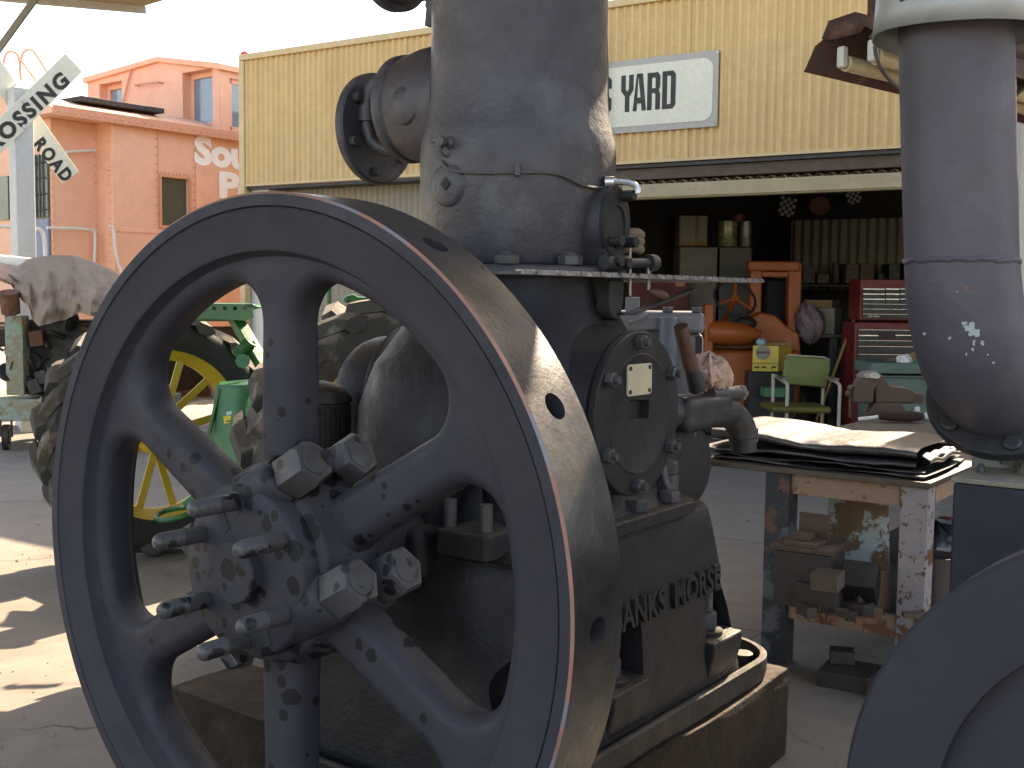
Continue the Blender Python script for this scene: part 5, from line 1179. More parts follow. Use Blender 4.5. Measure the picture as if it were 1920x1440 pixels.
for i, (px, py, sz, rz, lab) in enumerate(((1738, 1158, (.17, .05, .015), .5, 'pale narrow board slanting towards the flywheel behind the table leg'), (1732, 1140, (.16, .10, .015), .3, 'wide pale board under the narrow one behind the table leg'), (1750, 1108, (.12, .03, .03), -.3, 'short stick of wood beside the brown tub'))):
    block('scrap_board', lab, 'board', px, py, sz, rz, MATS['greyed_wood'], z=ZS+.002+.017*(i == 0), bev=.002)
block('bottle_green', 'slim pale green bottle behind the painted table leg', 'bottle', 1722, 1140, (.028, .028, .17), .2, mat('pale_green_glass', (.20, .25, .19), .3))
rnd = random.Random(31)
OFF = [('leftmost small iron offcut near the blackened table leg', 1500, 1150), ('flat rusty offcut lying in front of the dark shelf box', 1512, 1154), ('small dark offcut left of the large wooden block', 1524, 1146), ('thin iron offcut at the front edge of the shelf below the blocks', 1560, 1162), ('stubby offcut between the wooden block and the tipped block', 1578, 1156), ('little rusty chip under the tipped grey block', 1596, 1164), ('long dark offcut before the reddish board', 1622, 1168), ('small brown offcut touching the painted leg at shelf height', 1646, 1166)]
for i, (lab_, ox_, oy_) in enumerate(OFF):
    block('iron_offcut', lab_, 'offcut', ox_, oy_, (rnd.uniform(.03, .09), rnd.uniform(.02, .06), rnd.uniform(.015, .05)), rnd.uniform(-1, 1), rnd.choice((M_BIN, M_BROWNI, M_OIL, M_RUST)), bev=.002)['group'] = 'iron offcuts on the table shelf'
# iron scrap on the floor under the table
p = on(1600, 1290, 0)
single('iron_scrap', MB().obox(p+V((.02, .05, .03)), (.30, .20, .06), Matrix.Rotation(.1, 3, 'Z')).obox(p+V((-.08, .09, .085)), (.09, .08, .05), Matrix.Rotation(.4, 3, 'Z')).obox(p+V((.14, -.02, .04)), (.12, .14, .08)), M_BIN, 'dark iron scrap piece lying on the floor under the table', 'scrap', tuple(p), FE, bev=.004)
# pink rag draped on the outlet pipe
rp_ = pxp(FE, 1330, 690, 0, .23)
def rag(u, v):
    t = 2*PI*u; ph = PI*v
    k = 1+.32*noise.noise(V((1.8*math.cos(t), 1.8*math.sin(t), v*2.4)))+.16*noise.noise(V((5*math.cos(t), 5*math.sin(t), v*7)))+.08*noise.noise(V((14*math.cos(t), 14*math.sin(t), v*18)))+.05*noise.noise(V((40*math.cos(t), 40*math.sin(t), v*50)))
    p = V((.05*math.sin(ph)*math.cos(t), .088*math.sin(ph)*math.sin(t), .05*math.cos(ph)))*k
    p.z -= .9*max(0, p.y-.02)**1.0*.6
    return rp_+V((0, .01, -.012))+p
single('rag', MB().grid(rag, 120, 70), M_RAG, 'pink terry rag crumpled on the outlet pipe', 'rag', tuple(rp_), FE, sharp=80)
gp = pxp(FE, 1186, 456, 0, .27)
gl = MB()
for k, dz in enumerate((.022, .004, -.016)): gl.tube([gp+V((-.02, -.03, dz)), gp+V((.01, 0, dz+.006)), gp+V((.005, .032, dz))], .013, 10, 1)
single('work_glove', gl, M_GLOVE, 'crumpled brown glove tucked beside the oval cover', 'glove', tuple(gp), FE)

# ================================================================== GREY ENGINE BETWEEN ENGINE AND TABLE
ge = Thing('grey_engine', 'light grey engine block standing behind the main engine', 'engine', (-.05, 2.55, 0), FE)
G0, G1 = FE.l(atY(1187, 600, 4.5)), FE.l(atY(1318, 600, 4.5))
FG = Frame(*FE.w((G0+G1)/2).to_2d(), -.12)
def gg_(px, py, y=0): return pxp(FG, px, py, 1, y)
ge.F = FG; ge.base = V((0, .25, 0)); ge.e.location = FG.w(ge.base); ge.e.rotation_euler = (0, 0, FG.rot)
xl_, xr_, zt_ = gg_(1150, 600)[0], gg_(1320, 600)[0], gg_(1300, 586)[2]
M_GE = mat('grey_engine_paint', (.13, .135, .15), .42, .1, .12, 5, ((3.2, .55, .1, (.09, .095, .11)),), .1)
ge.part('block', MB().box(xl_, xr_, 0, .5, .35, zt_-.085), M_GE, bev=.02)
ge.part('cylinder_head', MB().box(xl_-.003, xr_+.004, -.004, .504, zt_-.083, zt_), M_GE, bev=.022, seg=4)
ge.part('side_slot', MB().box(gg_(1304, 640)[0], gg_(1316, 640)[0], -.004, .01, gg_(1310, 670)[2], gg_(1310, 630)[2]), M_BLACK)
ge.part('corner_column', MB().cyl((gg_(1252, 640)[0], -.005, .4), (gg_(1252, 640)[0], -.005, zt_-.02), .042, n=24), mat('blue_grey_paint', (.07, .085, .12), .45), bev=.01)
for px, py in ((1252, 580), (1307, 578)): 
    p = gg_(px, py, .03); ge.part('head_nut', MB().cyl((p[0], .03, zt_), (p[0], .03, zt_+.02), .021, n=16), M_NUT, bev=.003)
ge.part('stand', MB().box(xl_+.03, xr_-.03, .05, .45, 0, .35), M_DARK, bev=.01)
ge.part('window_box', MB().box(gg_(1208, 650)[0], gg_(1240, 650)[0], -.03, .0, gg_(1208, 690)[2], gg_(1208, 618)[2]), M_DARK, bev=.01)
ge.part('control_box', MB().box(gg_(1172, 570)[0], gg_(1199, 570)[0], .05, .15, zt_-.01, gg_(1172, 557)[2]), M_GE, bev=.004)
ge.part('control_rod', MB().tube([gg_(1180, 606, -.04), gg_(1200, 598, -.04), gg_(1216, 590, -.04)], .008, 8, 1), M_GE)

# ================================================================== GREEN TRACTOR
tr = Thing('tractor', 'green vintage tractor with yellow spoked wheel and dusty lugged tyres', 'tractor', tuple(gnd(430, 1060)), FW)
AX = V((-.66, .751, 0)); SX = V((.751, .66, 0))
def wheel(c, r, w, rr, yellow, nl, ph, AX=AX):
    """c centre, axis along AX"""
    ty = MB().lathe([(r*.72, -w*.36), (r*.80, -w*.48), (r*.90, -w*.5), (r*.945, -w*.42), (r*.955, 0), (r*.945, w*.42), (r*.90, w*.5), (r*.80, w*.48), (r*.72, w*.36)], c, AX, 64, closed=True)
    return ty
W1c = gnd(300, 1037); W1c.z = .665; W1r = .655
tyre = tr.part('tyre', wheel(W1c, W1r*.985, .26, 0, 1, 0, 0), M_BLACK, sharp=50)
def lugs(c, r, w, nl, ph, mt, parent, AX=AX, SX=SX):
    for i in range(nl):
        t = 2*PI*i/nl+ph
        for s_ in (-1, 1):
            tt = t+(PI/nl if s_ > 0 else 0); pts = []
            secs = []
            for k in range(5):
                f = k/4; ang = tt+.20*(1-f)*1.0; ax = s_*w*(.02+.50*f); h = r*(1.0 if f < .9 else .97); hl = .035+.008*f
                rad = SX*math.cos(ang)+V((0, 0, 1))*math.sin(ang); tan = -SX*math.sin(ang)+V((0, 0, 1))*math.cos(ang)
                b = c+AX*ax
                secs.append([tuple(b+rad*r*.93-tan*hl*1.5), tuple(b+rad*h-tan*hl*.75), tuple(b+rad*h+tan*hl*.75), tuple(b+rad*r*.93+tan*hl*1.5)])
            rad_e = [V(q) for q in secs[-1]]
            # end runs down the shoulder
            ang = tt; rad = SX*math.cos(ang)+V((0, 0, 1))*math.sin(ang); tan = -SX*math.sin(ang)+V((0, 0, 1))*math.cos(ang); b = c+AX*s_*w*.53
            secs.append([tuple(b+rad*r*.88-tan*.03), tuple(b+rad*r*.92-tan*.02), tuple(b+rad*r*.92+tan*.02), tuple(b+rad*r*.88+tan*.03)])
            tr.part('tread_lug', MB().loft(secs), mt, parent, sharp=20)
rimr = .50
rm = tr.part('wheel_rim', MB().lathe([(rimr*1.03, -.10), (rimr*1.03, -.085), (rimr*.97, -.075), (rimr*.93, -.02), (rimr*.93, .02), (rimr*.97, .075), (rimr*1.03, .10), (rimr*.99, .10), (rimr*.93, .08), (rimr*.82, .02), (rimr*.82, -.02), (rimr*.93, -.08), (rimr*.99, -.10)], W1c, AX, 64, closed=True), M_YEL, sharp=40)
tr.part('hub', MB().lathe([(.0, -.09), (.07, -.09), (.11, -.05), (.12, 0), (.11, .05), (.06, .12), (0, .12)], W1c+AX*.03, AX, 28), M_YEL, rm, sharp=50)
for k in range(12):
    t = 2*PI*k/12+.22; s_ = 1 if k % 2 else -1; rad = SX*math.cos(t)+V((0, 0, 1))*math.sin(t)
    tr.part('spoke', MB().bar(W1c+rad*.09+AX*(.03+s_*.045), W1c+rad*rimr*.86+AX*s_*.02, .042, .012, AX), M_YEL, rm, bev=.002)
lugs(W1c, W1r+.005, .27, 17, .1, M_TYRE, tyre)
# nearer tyre
W2c = atY(728, 850, 5.05); W2r = .715; W2c.z = W2r
ty2 = tr.part('tyre', wheel(W2c, W2r*.985, .30, 0, 0, 0, 0), M_TYRE, sharp=50)
lugs(W2c, W2r+.005, .31, 18, .25, M_TYRE, ty2)
rm2 = tr.part('wheel_rim', MB().lathe([(.52, -.11), (.50, -.05), (.48, 0), (.50, .05), (.52, .11), (.45, .11), (.42, .0), (.45, -.11)], W2c, AX, 48, closed=True), M_YEL)
tr.part('axle', MB().cyl(W1c, W2c, .05, n=16), M_GREEN)
# seat pan with holes
YS = 5.9
def ts(px, py, Y=YS): return atY(px, py, Y)
sc0, sc1 = ts(345, 580), ts(488, 578)
def seat(u, v):
    x = sc0.x+(sc1.x-sc0.x)*u; y = YS-.16+.36*v
    return (x, y, sc0.z+.02-.03*math.sin(PI*u)*math.sin(PI*v)+.05*(v-.5)**2)
st = tr.part('seat', MB().grid(seat, 28, 14), M_GREEN, sharp=60); s2 = st.modifiers.new('s', 'SOLIDIFY'); s2.thickness = .008
lip = MB().tube([(sc0.x, YS-.16, sc0.z+.02), (sc0.x+.02, YS-.18, sc0.z-.03), (sc1.x-.03, YS-.18, sc0.z-.035), (sc1.x, YS-.14, sc0.z-.01), (sc1.x, YS+.1, sc0.z+.01)], .012, 8, 1)
fr_ = MB(); 
fz0, fz1 = sc0.z-.045, sc0.z+.025
fr_.prism([(sc0.x, fz1), (sc1.x-.05, fz1+.005), (sc1.x, fz1-.015), (sc1.x+.005, fz0+.01), (sc1.x-.04, fz0-.005), (sc0.x, fz0+.01)], 1, YS-.175, YS-.165)
sf = tr.part('seat_front_lip', fr_, M_GREEN)
cut = MB()
for px in (365, 383, 402, 422, 441, 460):
    p = ts(px, 578, YS-.17); cut.cyl((p.x, YS-.3, p.z), (p.x, YS-.05, p.z), .011, n=12)
apply_bool(sf, cut, tr.base)
tr.part('seat_bracket', MB().bar(ts(345, 596), ts(448, 596), .05, .035), M_GREEN, bev=.006)
tr.part('seat_bar', MB().bar(ts(438, 592), ts(502, 700, 5.7), .07, .045), M_GREEN, bev=.006)
p, q = ts(445, 668, 5.75), ts(471, 640, 5.75); sp_ = []
for i in range(90):
    f = i/89; t = 2*PI*f*8; d_ = (q-p); x_, y_, z_ = basis(d_); sp_.append(p+d_*f+(x_*math.cos(t)+y_*math.sin(t))*.030)
tr.part('seat_spring', MB().tube(sp_, .007, 6).cyl(p, q, .012), M_GREEN)
# rear plate, axle housing, toolbox top, side panel with lettering
a, b_ = ts(403, 726, 5.6), ts(490, 850, 5.6)
def rp(u, v):
    px = 404+80*u; py = 722+150*v; px -= 6*math.sin(PI*v); return ts(px, py, 5.75-.16*math.sin(PI*u*.9)-.03*v)
rpl = tr.part('rear_plate', MB().grid(rp, 14, 14), M_GREEN2, sharp=60); s2 = rpl.modifiers.new('s', 'SOLIDIFY'); s2.thickness = .012
dd = tr.part('decal', MB().obox(ts(432, 786, 5.59), (.065, .004, .035), Matrix.Rotation(-.15, 3, 'Y')), mat('decal_yellow', (.62, .5, .06), .5), rpl)
tr.part('decal_picture', MB().obox(ts(435, 774, 5.59), (.055, .004, .018), Matrix.Rotation(-.15, 3, 'Y')), mat('decal_blue', (.35, .55, .6), .5), rpl)
tr.part('decal_print', MB().obox(ts(432, 789, 5.585), (.045, .003, .006), Matrix.Rotation(-.15, 3, 'Y')), M_GREEN, rpl)
tr.part('battery_box_top', MB().add([ts(410, 727, 5.85), ts(505, 716, 5.85), ts(505, 708, 6.1), ts(412, 716, 6.1)]+[ts(410, 734, 5.85), ts(505, 724, 5.85), ts(505, 716, 6.1), ts(412, 722, 6.1)], [(0, 1, 2, 3), (7, 6, 5, 4), (0, 4, 5, 1), (1, 5, 6, 2), (2, 6, 7, 3), (3, 7, 4, 0)]), M_GREEN)
tr.part('lift_strut', MB().bar(ts(412, 730, 5.7), ts(392, 812, 5.7), .03, .014), M_GREEN)
pa_, pb_ = ts(322, 800, 6.0), ts(410, 812, 6.0)
FT = Frame(pa_.x, pa_.y, -.05)
def ft(px, py, y=0): return pxp(FT, px, py, 1, y)
P4 = [ft(322, 756), ft(414, 752), ft(406, 835), ft(330, 790)]
hp_ = tr.part('side_panel', MB().prism([(p.x, p.z) for p in P4], 1, 0, .05), M_GREEN2, bev=.004)
tr.part('side_panel_top', MB().prism([(p.x, p.z) for p in (ft(325, 758), ft(414, 753), ft(414, 745), ft(325, 750))], 1, -.01, .12), M_GREEN2, bev=.006)
p, q = ft(350, 786, -.004), ft(406, 797, -.004)
me = text_mesh('JOHN', .2, .001, .006, spacing=1.15, width=(q-p).length, height=.066, shear=0)
place_text('lettering', me, M_YTEXT, hp_, p+V((0, -.002, 0))+V((0, 0, -.005)), q-p, (.12, 0, 1), tr.base)
for o in [hp_.children[-1]] if hp_.children else []: pass
lp_ = [ts(295, 965, 6.0), ts(292, 974, 5.9), ts(310, 977, 5.85), ts(345, 968, 5.85), ts(362, 958, 5.9), ts(362, 950, 6.0), ts(335, 952, 6.1), ts(305, 959, 6.1), ts(295, 965, 6.0)]
tr.part('drawbar_loop', MB().tube(lp_, .014, 10, 2), M_GREEN)
tr.part('drawbar', MB().bar(ts(350, 945, 6.05), ts(460, 860, 5.9), .06, .03), M_GREEN2, bev=.004)
tr.part('transmission_case', MB().box(ts(440, 900, 6.1).x, ts(560, 900, 6.1).x, 5.95, 7.6, .45, .95), M_GREEN2, bev=.03)
tr.part('hood', MB().box(ts(520, 600, 6.6).x, ts(700, 600, 6.6).x, 7.0, 8.6, .9, 1.25), M_GREEN, bev=.05)
tr.part('upright_rod', MB().cyl(ts(617, 534, 6.6), ts(617, 620, 6.6), .014), M_GREEN)
tr.part('rod_knob', MB().ball(ts(617, 532, 6.6), .02), M_GREEN)
tr.part('fender', MB().tube([ts(580, 700, 6.2), ts(581, 640, 6.2), ts(583, 562, 6.2)], .012, 8), M_GREEN)
tr.part('fender_edge', MB().tube([ts(648, 566, 5.6), ts(652, 560, 5.6), ts(664, 557, 5.6), ts(668, 563, 5.6), ts(700, 563, 5.6), ts(712, 572, 5.6)], .018, 8, 1), M_GREEN)
tr.part('clamp_oval', MB().cyl(ts(455, 677, 5.72), ts(455, 677, 5.68), .035, n=20), M_GREEN2)

# ================================================================== INSIDE THE WORKSHOP
def pbox(mb, x0, y0, x1, y1, Y, dep):
    a, b_ = atY(x0, y0, Y), atY(x1, y1, Y); return mb.box(min(a.x, b_.x), max(a.x, b_.x), Y, Y+dep, min(a.z, b_.z), max(a.z, b_.z))
def W(px, py, Y): return atY(px, py, Y)
def fbase(px, py, Y): p = W(px, py, Y); return (p.x, p.y, 0)
# orange forklift
YF = 12.0
fk = Thing('forklift', 'orange forklift with a black steering wheel parked inside the workshop', 'forklift', fbase(1410, 700, YF), FW)
mb = MB(); 
for x0, x1 in ((1408, 1425), (1480, 1499)): pbox(mb, x0, 492, x1, 690, YF+.2, .15)
fk.part('mast', mb, M_ORANGE, bev=.02)
fk.part('top_bar', pbox(MB(), 1404, 489, 1501, 509, YF+.17, .2), M_ORANGE, bev=.02)
fk.part('cross_bar', pbox(MB(), 1425, 509, 1480, 520, YF+.22, .1), M_ORANGE, bev=.01)
fk.part('seat_back', pbox(MB(), 1436, 522, 1478, 620, YF+.5, .15), M_BLACK, bev=.05)
fk.part('side_plate', pbox(MB(), 1322, 570, 1337, 690, YF-.3, .12), M_ORANGE, bev=.02)
a, b_ = W(1326, 622, YF-.25), W(1425, 628, YF-.2)
fk.part('tilt_cylinder', MB().lathe([(.10, 0), (.115, .05), (.125, .2), (.11, .38), (.07, .5), (.04, .56)], a, b_-a, 28), M_ORANGE, sharp=50)
def hood(u, v): 
    px = 1365+145*u; t = math.sin(PI*min(1, u*1.05)); return W(px, 700-(700-(590 if u > .2 else 590+60*(1-u*5)))*v-0*t, YF+.05+.25*v)
fk.part('cowl', MB().prism([(p.x, p.z) for p in (W(1372, 645, YF), W(1395, 605, YF), W(1425, 585, YF), W(1455, 590, YF), W(1478, 612, YF), W(1500, 625, YF), W(1506, 690, YF), W(1372, 690, YF))], 1, YF+.02, YF+.5), M_ORANGE, bev=.03)
fk.part('lower_body', pbox(MB(), 1318, 655, 1502, 770, YF-.15, .9), M_ORANGE, bev=.06)
fk.part('step_shadow', pbox(MB(), 1318, 640, 1440, 655, YF-.1, .3), M_RUST, bev=.01)
sw0 = W(1378, 560, YF-.25); ax = V((.15, -.75, .62)).normalized(); x_, y_, z_ = basis(ax); rs = .215
swp = fk.part('steering_wheel', MB().tube([sw0+(x_*math.cos(2*PI*i/40)+y_*math.sin(2*PI*i/40))*rs for i in range(41)], .015, 8), M_BLACK)
mb = MB()
for t in (75, 200, 318): mb.bar(sw0, sw0+(x_*math.cos(math.radians(t))+y_*math.sin(math.radians(t)))*rs, .03, .012, ax)
fk.part('wheel_spokes', mb.cyl(sw0-ax*.02, sw0+ax*.02, .04), M_ORANGE, swp, bev=.003)
fk.part('steering_column', MB().cyl(sw0, sw0-ax*.5, .03), M_ORANGE)
fk.part('gear_housing', MB().ball(W(1398, 606, YF-.05), .10, 16, (1.2, .8, .7)), M_OIL)
for px in (1345, 1470):
    p = W(px, 800, YF-.12); p.z = .28; wh = fk.part('wheel', MB().lathe([(.12, 0), (.26, .01), (.28, .04), (.28, .2), (.26, .22), (0, .22)], p, (0, 1, 0), 32), M_BLACK)
    fk.part('hub', MB().cyl(p+V((0, -.02, 0)), p+V((0, .05, 0)), .12, n=20), M_ORANGE, wh)
fk.part('headlamp', MB().ball(W(1410, 630, YF-.2), .04, 12), M_WBOX)
# red cabinet, tall grey cabinet, boxes and cans
single('red_cabinet', pbox(MB(), 1150, 522, 1286, 860, 12.8, .6), M_REDD, 'dark red cabinet behind the grey engine block', 'cabinet', fbase(1220, 700, 12.8), FW, bev=.02)
single('tag_sign', pbox(MB(), 1267, 526, 1284, 537, 12.78, .01), mat('tag_orange', (.5, .2, .08), .6), 'small orange tag on the corner of the red cabinet', 'tag', tuple(W(1275, 537, 12.78)), FW)
lk_ = Thing('grey_cabinet', 'tall drab grey cabinet with cans and a box on top', 'cabinet', fbase(1330, 600, 13.2), FW)
lk_.part('cabinet_body', pbox(MB(), 1274, 462, 1400, 840, 13.2, .6), mat('cabinet_drab', (.17, .155, .135), .6), bev=.015)
lk_.part('door', pbox(MB(), 1276, 464, 1342, 830, 13.17, .028), MATS['cabinet_drab'], bev=.006)
lk_.part('door', pbox(MB(), 1344, 464, 1398, 830, 13.17, .028), mat('cabinet_dark', (.09, .085, .08), .6), bev=.006)
bx1 = Thing('carton', 'tall cardboard carton with two pale panels on the grey cabinet', 'box', tuple(W(1298, 459, 13.3)), FW)
bx1.part('carton_body', pbox(MB(), 1274, 404, 1326, 461, 13.25, .35), M_CARD, bev=.006)
bx1.part('pale_panel', pbox(MB(), 1277, 405, 1303, 452, 13.245, .004), M_WBOX); bx1.part('pale_panel', pbox(MB(), 1311, 406, 1324, 452, 13.245, .004), M_WBOX)
bx1.part('printed_band', pbox(MB(), 1278, 453, 1302, 455, 13.245, .004), M_WBOX)
for i, (x0, x1, mt, lab) in enumerate(((1345, 1382, mat('green_tin', (.28, .30, .15), .3, .5), 'shiny greenish round tin on the grey cabinet'), (1387, 1408, mat('grey_tin', (.24, .25, .22), .3, .5), 'narrower grey tin right of the greenish tin'))):
    p0, p1 = W((x0+x1)/2, 462, 13.35), W((x0+x1)/2, 416, 13.35); r = (W(x1, 440, 13.35).x-W(x0, 440, 13.35).x)/2
    t_ = Thing('paint_tin', lab, 'tin', tuple(p0), FW, 'tins on the grey cabinet'); t_.part('tin_wall', MB().lathe([(r, 0), (r, .005), (r*.98, .01), (r*.98, p1.z-p0.z), (r, p1.z-p0.z+.006), (r*.9, p1.z-p0.z), (0, p1.z-p0.z)], p0, (0, 0, 1), 28), mt)
single('red_lid_pot', MB().cyl(W(1385, 416, 13.3), W(1385, 403, 13.3), .07, n=20), M_RED, 'small red pot standing on the tins', 'pot', tuple(W(1385, 416, 13.3)), FW, bev=.004)
# checkered flags high on the back wall
M_FR = mat('red_badge', (.16, .05, .03), .8)
for i, (cx_, cy_, w0, lab) in enumerate(((1476, 388, 30, 'checkered flag high on the back wall, left one'), (1600, 366, 26, 'checkered flag half hidden near the roof, middle one'), (1668, 384, 36, 'largest checkered flag, just left of the tall pipe'))):
    fg = Thing('checkered_flag', lab, 'flag', tuple(W(cx_, cy_+20, 15.0)), FW, 'checkered flags on the back wall')
    s_ = w0/5*15/FL; R_ = Matrix.Rotation((.2, -.3, .25)[i], 3, 'Y'); c0 = W(cx_, cy_, 15.0)
    for a in range(5):
        for b_ in range(6):
            fg.part('check_square', MB().obox(c0+R_@V(((a-2)*s_, 0, (b_-2.5)*s_)), (s_*.98, .01, s_*.98), R_), M_FLAGW if (a+b_) % 2 else M_FLAGB)
single('red_badge', MB().ball(W(1537, 386, 15.0), .12, 16, (1.2, .2, 1)), M_FR, 'dull red round badge between the checkered flags', 'badge', tuple(W(1537, 400, 15.0)), FW)
# shelves of dark clutter at the back
rnd = random.Random(21)
benchT = Thing('back_bench', 'long dark bench along the back wall of the workshop', 'bench', fbase(1600, 700, 14.0), FW)
benchT.part('bench_top', pbox(MB(), 1440, 532, 1760, 540, 14.0, .7), M_OIL, bev=.006)
for px in (1446, 1600, 1750): benchT.part('leg', pbox(MB(), px, 540, px+8, 840, 14.05, .08), M_OIL)
labs = ['black motor housing', 'dusty dark crate', 'dark upright casting', 'round dark can', 'low black gear case', 'dark tall bottle', 'brown wooden box', 'black coil of hose', 'dark tin', 'small oily box']
for i in range(10):
    px = 1452+i*27; w0 = rnd.uniform(14, 24); hgt = rnd.uniform(18, 46)
    mb = pbox(MB(), px, 532-hgt, px+w0, 531, 14.1, .3) if i % 3 != 1 else MB().cyl(W(px+w0/2, 531, 14.25), W(px+w0/2, 531-hgt, 14.25), w0/2*14/FL, n=18)
    single('bench_clutter', mb, rnd.choice((M_OIL, M_BIN, M_DARK, M_BROWNI)), labs[i]+(' on the back bench, %s' % ('behind the forklift mast' if i < 2 else 'below the cream corrugated sheet' if i < 7 else 'behind the red toolbox')), 'clutter', tuple(W(px+w0/2, 532, 14.1)), FW, group='dark clutter on the back bench', bev=.008)
# green chair
YH = 10.9
chr_ = Thing('office_chair', 'olive vinyl armchair with a cream metal frame', 'chair', fbase(1510, 700, YH), FW)
def hc(px, py, dy=0): return atY(px, py, YH+dy)
a, b_ = hc(1468, 668), hc(1558, 728)
def cback(u, v):
    px = 1470+86*u-(4*v); py = 669+56*v+3*u; return hc(px, py, .10*math.sin(PI*u)-.0)
mb = MB()
P_ = [(hc(px, py).x, hc(px, py).z) for px, py in ((1478, 667), (1545, 671), (1556, 677), (1557, 690), (1549, 727), (1466, 720), (1470, 672))]
chr_.part('backrest', MB().prism(P_, 1, YH-.03, YH+.04), M_OLIVE, bev=.02, seg=3)
chr_.part('back_frame', MB().prism([(x+.015, z+.012) for x, z in P_], 1, YH+.042, YH+.055), M_CHAIRM, bev=.005)
ZSt = hc(1500, 748).z
chr_.part('seat', MB().box(hc(1440, 750, -.4).x, hc(1532, 750).x, YH-.52, YH-.04, .40, .46), M_OLIVED, bev=.03, seg=3)
for sx in (0, 1):
    x = hc(1455, 740).x if sx == 0 else hc(1549, 740).x
    chr_.part('arm_frame', MB().tube([(x, YH+.02, .70), (x, YH-.12, .685), (x, YH-.42, .675), (x, YH-.46, .62), (x, YH-.44, .45), (x, YH-.46, .02)], .017, 10, 2), M_CHAIRM)
    chr_.part('rear_leg', MB().tube([(x-.02, YH+.05, .72), (x-.02, YH+.03, .4), (x-.02, YH+.08, .02)], .017, 10, 1), M_CHAIRM)
    chr_.part('armrest', MB().obox((x, YH-.22, .70), (.05, .26, .03)), mat('worn_arm', (.16, .13, .10), .6), bev=.01)
# yellow oil box on a stool/crate behind the chair
def carton(name, label, x0, x1, x2, y0, y1, Y, mt, top=None):
    """front face x0..x1, right side face x1..x2"""
    a, b_, c_ = W(x0, y1, Y), W(x1, y1, Y), W(x2, y1, Y+.25); z0, z1 = a.z, W(x0, y0, Y).z
    t_ = Thing(name, label, 'box', tuple(a), FW)
    dv = c_-b_; dv.z = 0; P = [(a.x, a.y), (b_.x, b_.y), (b_.x+dv.x, b_.y+dv.y), (a.x+dv.x, a.y+dv.y)]
    t_.part('carton_body', MB().prism(P, 2, z0, z1), mt, bev=.004); return t_, a, b_, z0, z1
t_, a, b_, z0, z1 = carton('oil_carton', 'open yellow oil carton standing behind the olive chair', 1410, 1459, 1483, 648, 696, 11.6, M_YBOX)
t_.part('front_panel', MB().box(a.x+.004, b_.x-.004, 11.594, 11.597, z0, z1), mat('carton_yellow_front', (.66, .50, .09), .55))
em = W(1431, 661, 11.59); t_.part('oval_emblem', MB().lathe([(.075, 0), (.075, .003)], em+V((0, .004, 0)), (0, -1, 0), 28).lathe([(.066, .0032), (.066, .005)], em+V((0, .004, 0)), (0, -1, 0), 28), M_WBOX)
me = text_mesh('PENNZOIL', .1, .001, .001, width=.13, height=.026); place_text('lettering', me, M_RED, t_.e, em+V((-.065, -.004, -.013)), (1, 0, 0), (0, 0, 1), t_.base)
t_.part('red_stripe', pbox(MB(), 1411, 681, 1459, 682.5, 11.590, .003), M_RED)
for x0 in (1414, 1428, 1446): t_.part('small_print', pbox(MB(), x0, 687, x0+9, 690, 11.590, .003), M_BIN)
t_.part('open_flap', pbox(MB(), 1424, 641, 1482, 648, 11.7, .2), M_CARD)
single('blue_jug', MB().ball(W(1427, 642, 11.65), .045, 14, (1.2, 1, 1)), mat('pale_blue', (.25, .38, .44), .4), 'pale blue plastic jug poking out of the yellow carton', 'jug', tuple(W(1427, 648, 11.65)), FW)
single('carton_stand', pbox(MB(), 1405, 697, 1485, 860, 11.62, .35), M_DARK, 'dark stand under the yellow oil carton', 'stand', fbase(1445, 800, 11.62), FW, bev=.01)
single('green_crate', pbox(MB(), 1434, 727, 1478, 745, 11.3, .2), mat('crate_green', (.03, .20, .09), .5), 'bright green crate seen under the chair back', 'crate', tuple(W(1455, 745, 11.3)), FW, bev=.006)
# cartons and mauve bag on a side bench
sb = Thing('side_bench', 'plain dark bench under the cartons and the mauve bag', 'bench', fbase(1560, 800, 12.2), FW)
sb.part('bench_top', pbox(MB(), 1490, 626, 1620, 634, 12.1, .7), M_BIN, bev=.006)
for px in (1556, 1612): sb.part('leg', pbox(MB(), px, 634, px+7, 860, 12.15, .09), M_DARK)
carton('white_carton', 'pale carton beside the mauve bag', 1530, 1564, 1578, 578, 626, 12.25, M_WBOX)
carton('brown_carton', 'brown cardboard carton with raised flap above the pale carton', 1508, 1560, 1574, 562, 577, 12.3, M_CARD)
bc_ = W(1519, 606, 12.15)
def mbag(u, v):
    t = 2*PI*u; ph = PI*v; k = 1+.25*noise.noise(V((1.7*math.cos(t), 1.7*math.sin(t), v*2.5+3)))+.12*noise.noise(V((5*math.cos(t), 5*math.sin(t), v*7)))
    p = V((.155*math.sin(ph)*math.cos(t), .12*math.sin(ph)*math.sin(t), .21*math.cos(ph)))*k; p.x -= .25*max(0, p.z); return bc_+p
single('mauve_bag', MB().grid(mbag, 48, 30), M_MAUVE, 'slumped mauve plastic bag beside the forklift', 'bag', tuple(bc_), FW, sharp=80)
bm0, bm1 = W(1612, 570, 11.9), W(1530, 790, 11.9)
single('broom_handle', MB().tube([bm0, bm1], .016, 8), mat('ochre_wood', (.30, .17, .045), .6), 'long ochre wooden handle leaning beside the red toolbox', 'handle', (bm1.x, bm1.y, max(0, bm1.z)), FW)
single('bench_grinder', MB().cyl(W(1588, 662, 12.0), W(1603, 660, 12.2), .10, n=28).cyl(W(1570, 664, 12.1), W(1612, 660, 12.1), .03).obox(W(1594, 676, 12.1), (.16, .12, .10)), M_CAST, 'grey bench grinder half hidden beside the red toolbox', 'grinder', tuple(W(1592, 680, 12.1)), FW, bev=.006)
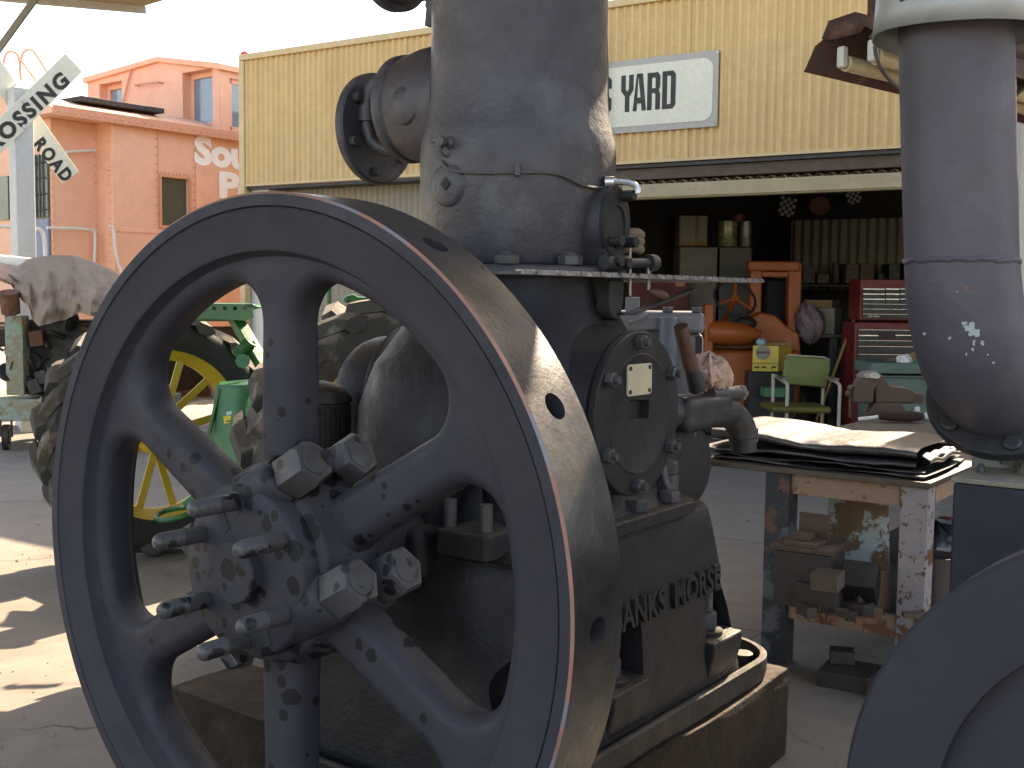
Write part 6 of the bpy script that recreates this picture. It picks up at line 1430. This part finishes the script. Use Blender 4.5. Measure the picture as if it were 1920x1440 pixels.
# red tool chests
YT = 11.6
tc_ = Thing('tool_chest', 'red tool chest with black drawers stacked on a wider red cabinet', 'tool chest', fbase(1680, 800, YT), FW)
tx0, tx1 = 1614, 1760
tc_.part('chest_case', pbox(MB(), tx0, 523, tx1, 602, YT+.02, .4), M_RED, bev=.012)
rows = [541, 550.5, 560, 569.5, 579, 588.5]
for i, y in enumerate(rows):
    splits = ((1618, 1660), (1661, 1687), (1688, 1756)) if i < 3 else ((1618, 1756),)
    for x0, x1 in splits:
        d = tc_.part('drawer', pbox(MB(), x0, y, x1, y+9.7, YT, .03), M_DRAWER, bev=.002)
        tc_.part('drawer_pull', pbox(MB(), x0+.5, y-.2, x1-.5, y+2.2, YT-.012, .012), M_CHROME, d, bev=.001)
me = text_mesh('CRAFTSMAN', .05, .001, .0008, width=.115, height=.018)
place_text('lettering', me, M_WHITE, tc_.e, W(1627, 595, YT-.004), (1, 0, 0), (0, 0, 1), tc_.base)
tc_.part('lower_case', pbox(MB(), 1603, 604, 1766, 800, YT+.0, .45), M_RED, bev=.012)
rows = [618, 628, 638, 649, 664, 679, 694]
for i, y in enumerate(rows):
    splits = ((1609, 1648), (1678, 1760)) if i == 1 else ((1609, 1760),)
    for x0, x1 in splits:
        d = tc_.part('drawer', pbox(MB(), x0, y, x1, (rows+[712])[i+1]-1, YT-.022, .03), M_DRAWER, bev=.002)
        tc_.part('drawer_pull', pbox(MB(), x0+1, y-.2, x1-1, y+2.4, YT-.034, .012), M_CHROME, d, bev=.001)
tc_.part('lock_plate', pbox(MB(), 1649, 622, 1677, 636, YT-.03, .012), M_BIN, bev=.002)
# dusty green chest in front of it, with rubbish on top
gc = Thing('green_chest', 'dusty green metal chest in front of the red toolbox', 'chest', fbase(1700, 790, 10.2), FW)
gc.part('lid', pbox(MB(), 1634, 680, 1762, 702, 10.2, .5), M_TGREEN, bev=.012)
gc.part('chest_body', pbox(MB(), 1640, 704, 1762, 860, 10.22, .46), M_TGREEN, bev=.006)
gc.part('seam_strip', pbox(MB(), 1640, 707, 1762, 710, 10.205, .014), M_DARK)
single('brown_sheet', MB().prism([(p.x, p.z) for p in (W(1650, 680, 10.5), W(1740, 652, 10.5), W(1740, 680, 10.5))], 1, 10.5, 10.53), M_CARD, 'brown board leaning behind the rubbish on the green chest', 'board', tuple(W(1700, 680, 10.5)), FW)
for i, (px, py, r, mt, lab) in enumerate(((1697, 675, .045, M_PLASTIC, 'crumpled white plastic on the green chest'), (1716, 681, .022, mat('cap_green', (.03, .25, .12), .4), 'round green plastic lid lying on the green chest'), (1733, 680, .03, mat('pale_violet', (.4, .38, .6), .5), 'pale violet wrapper on the green chest'))):  # the middle one is a loose green lid
    c_ = W(px, py, 10.3)
    def cr2(u, v, c_=c_, r=r, i=i):
        t = 2*PI*u; ph = PI*v; k = 1+.5*noise.noise(V((2*math.cos(t)+i, 2*math.sin(t), v*4))); return c_+V((1.5*r*math.sin(ph)*math.cos(t), r*math.sin(ph)*math.sin(t), r*math.cos(ph)))*1.0*k if False else c_+V((1.5*r*math.sin(ph)*math.cos(t)*k, r*math.sin(ph)*math.sin(t)*k, r*math.cos(ph)*k))
    single(('plastic_wrap', 'green_lid', 'wrapper')[i], MB().grid(cr2, 24, 14), mt, lab, ('plastic', 'disc', 'wrapper')[i], tuple(c_), FW, sharp=80)
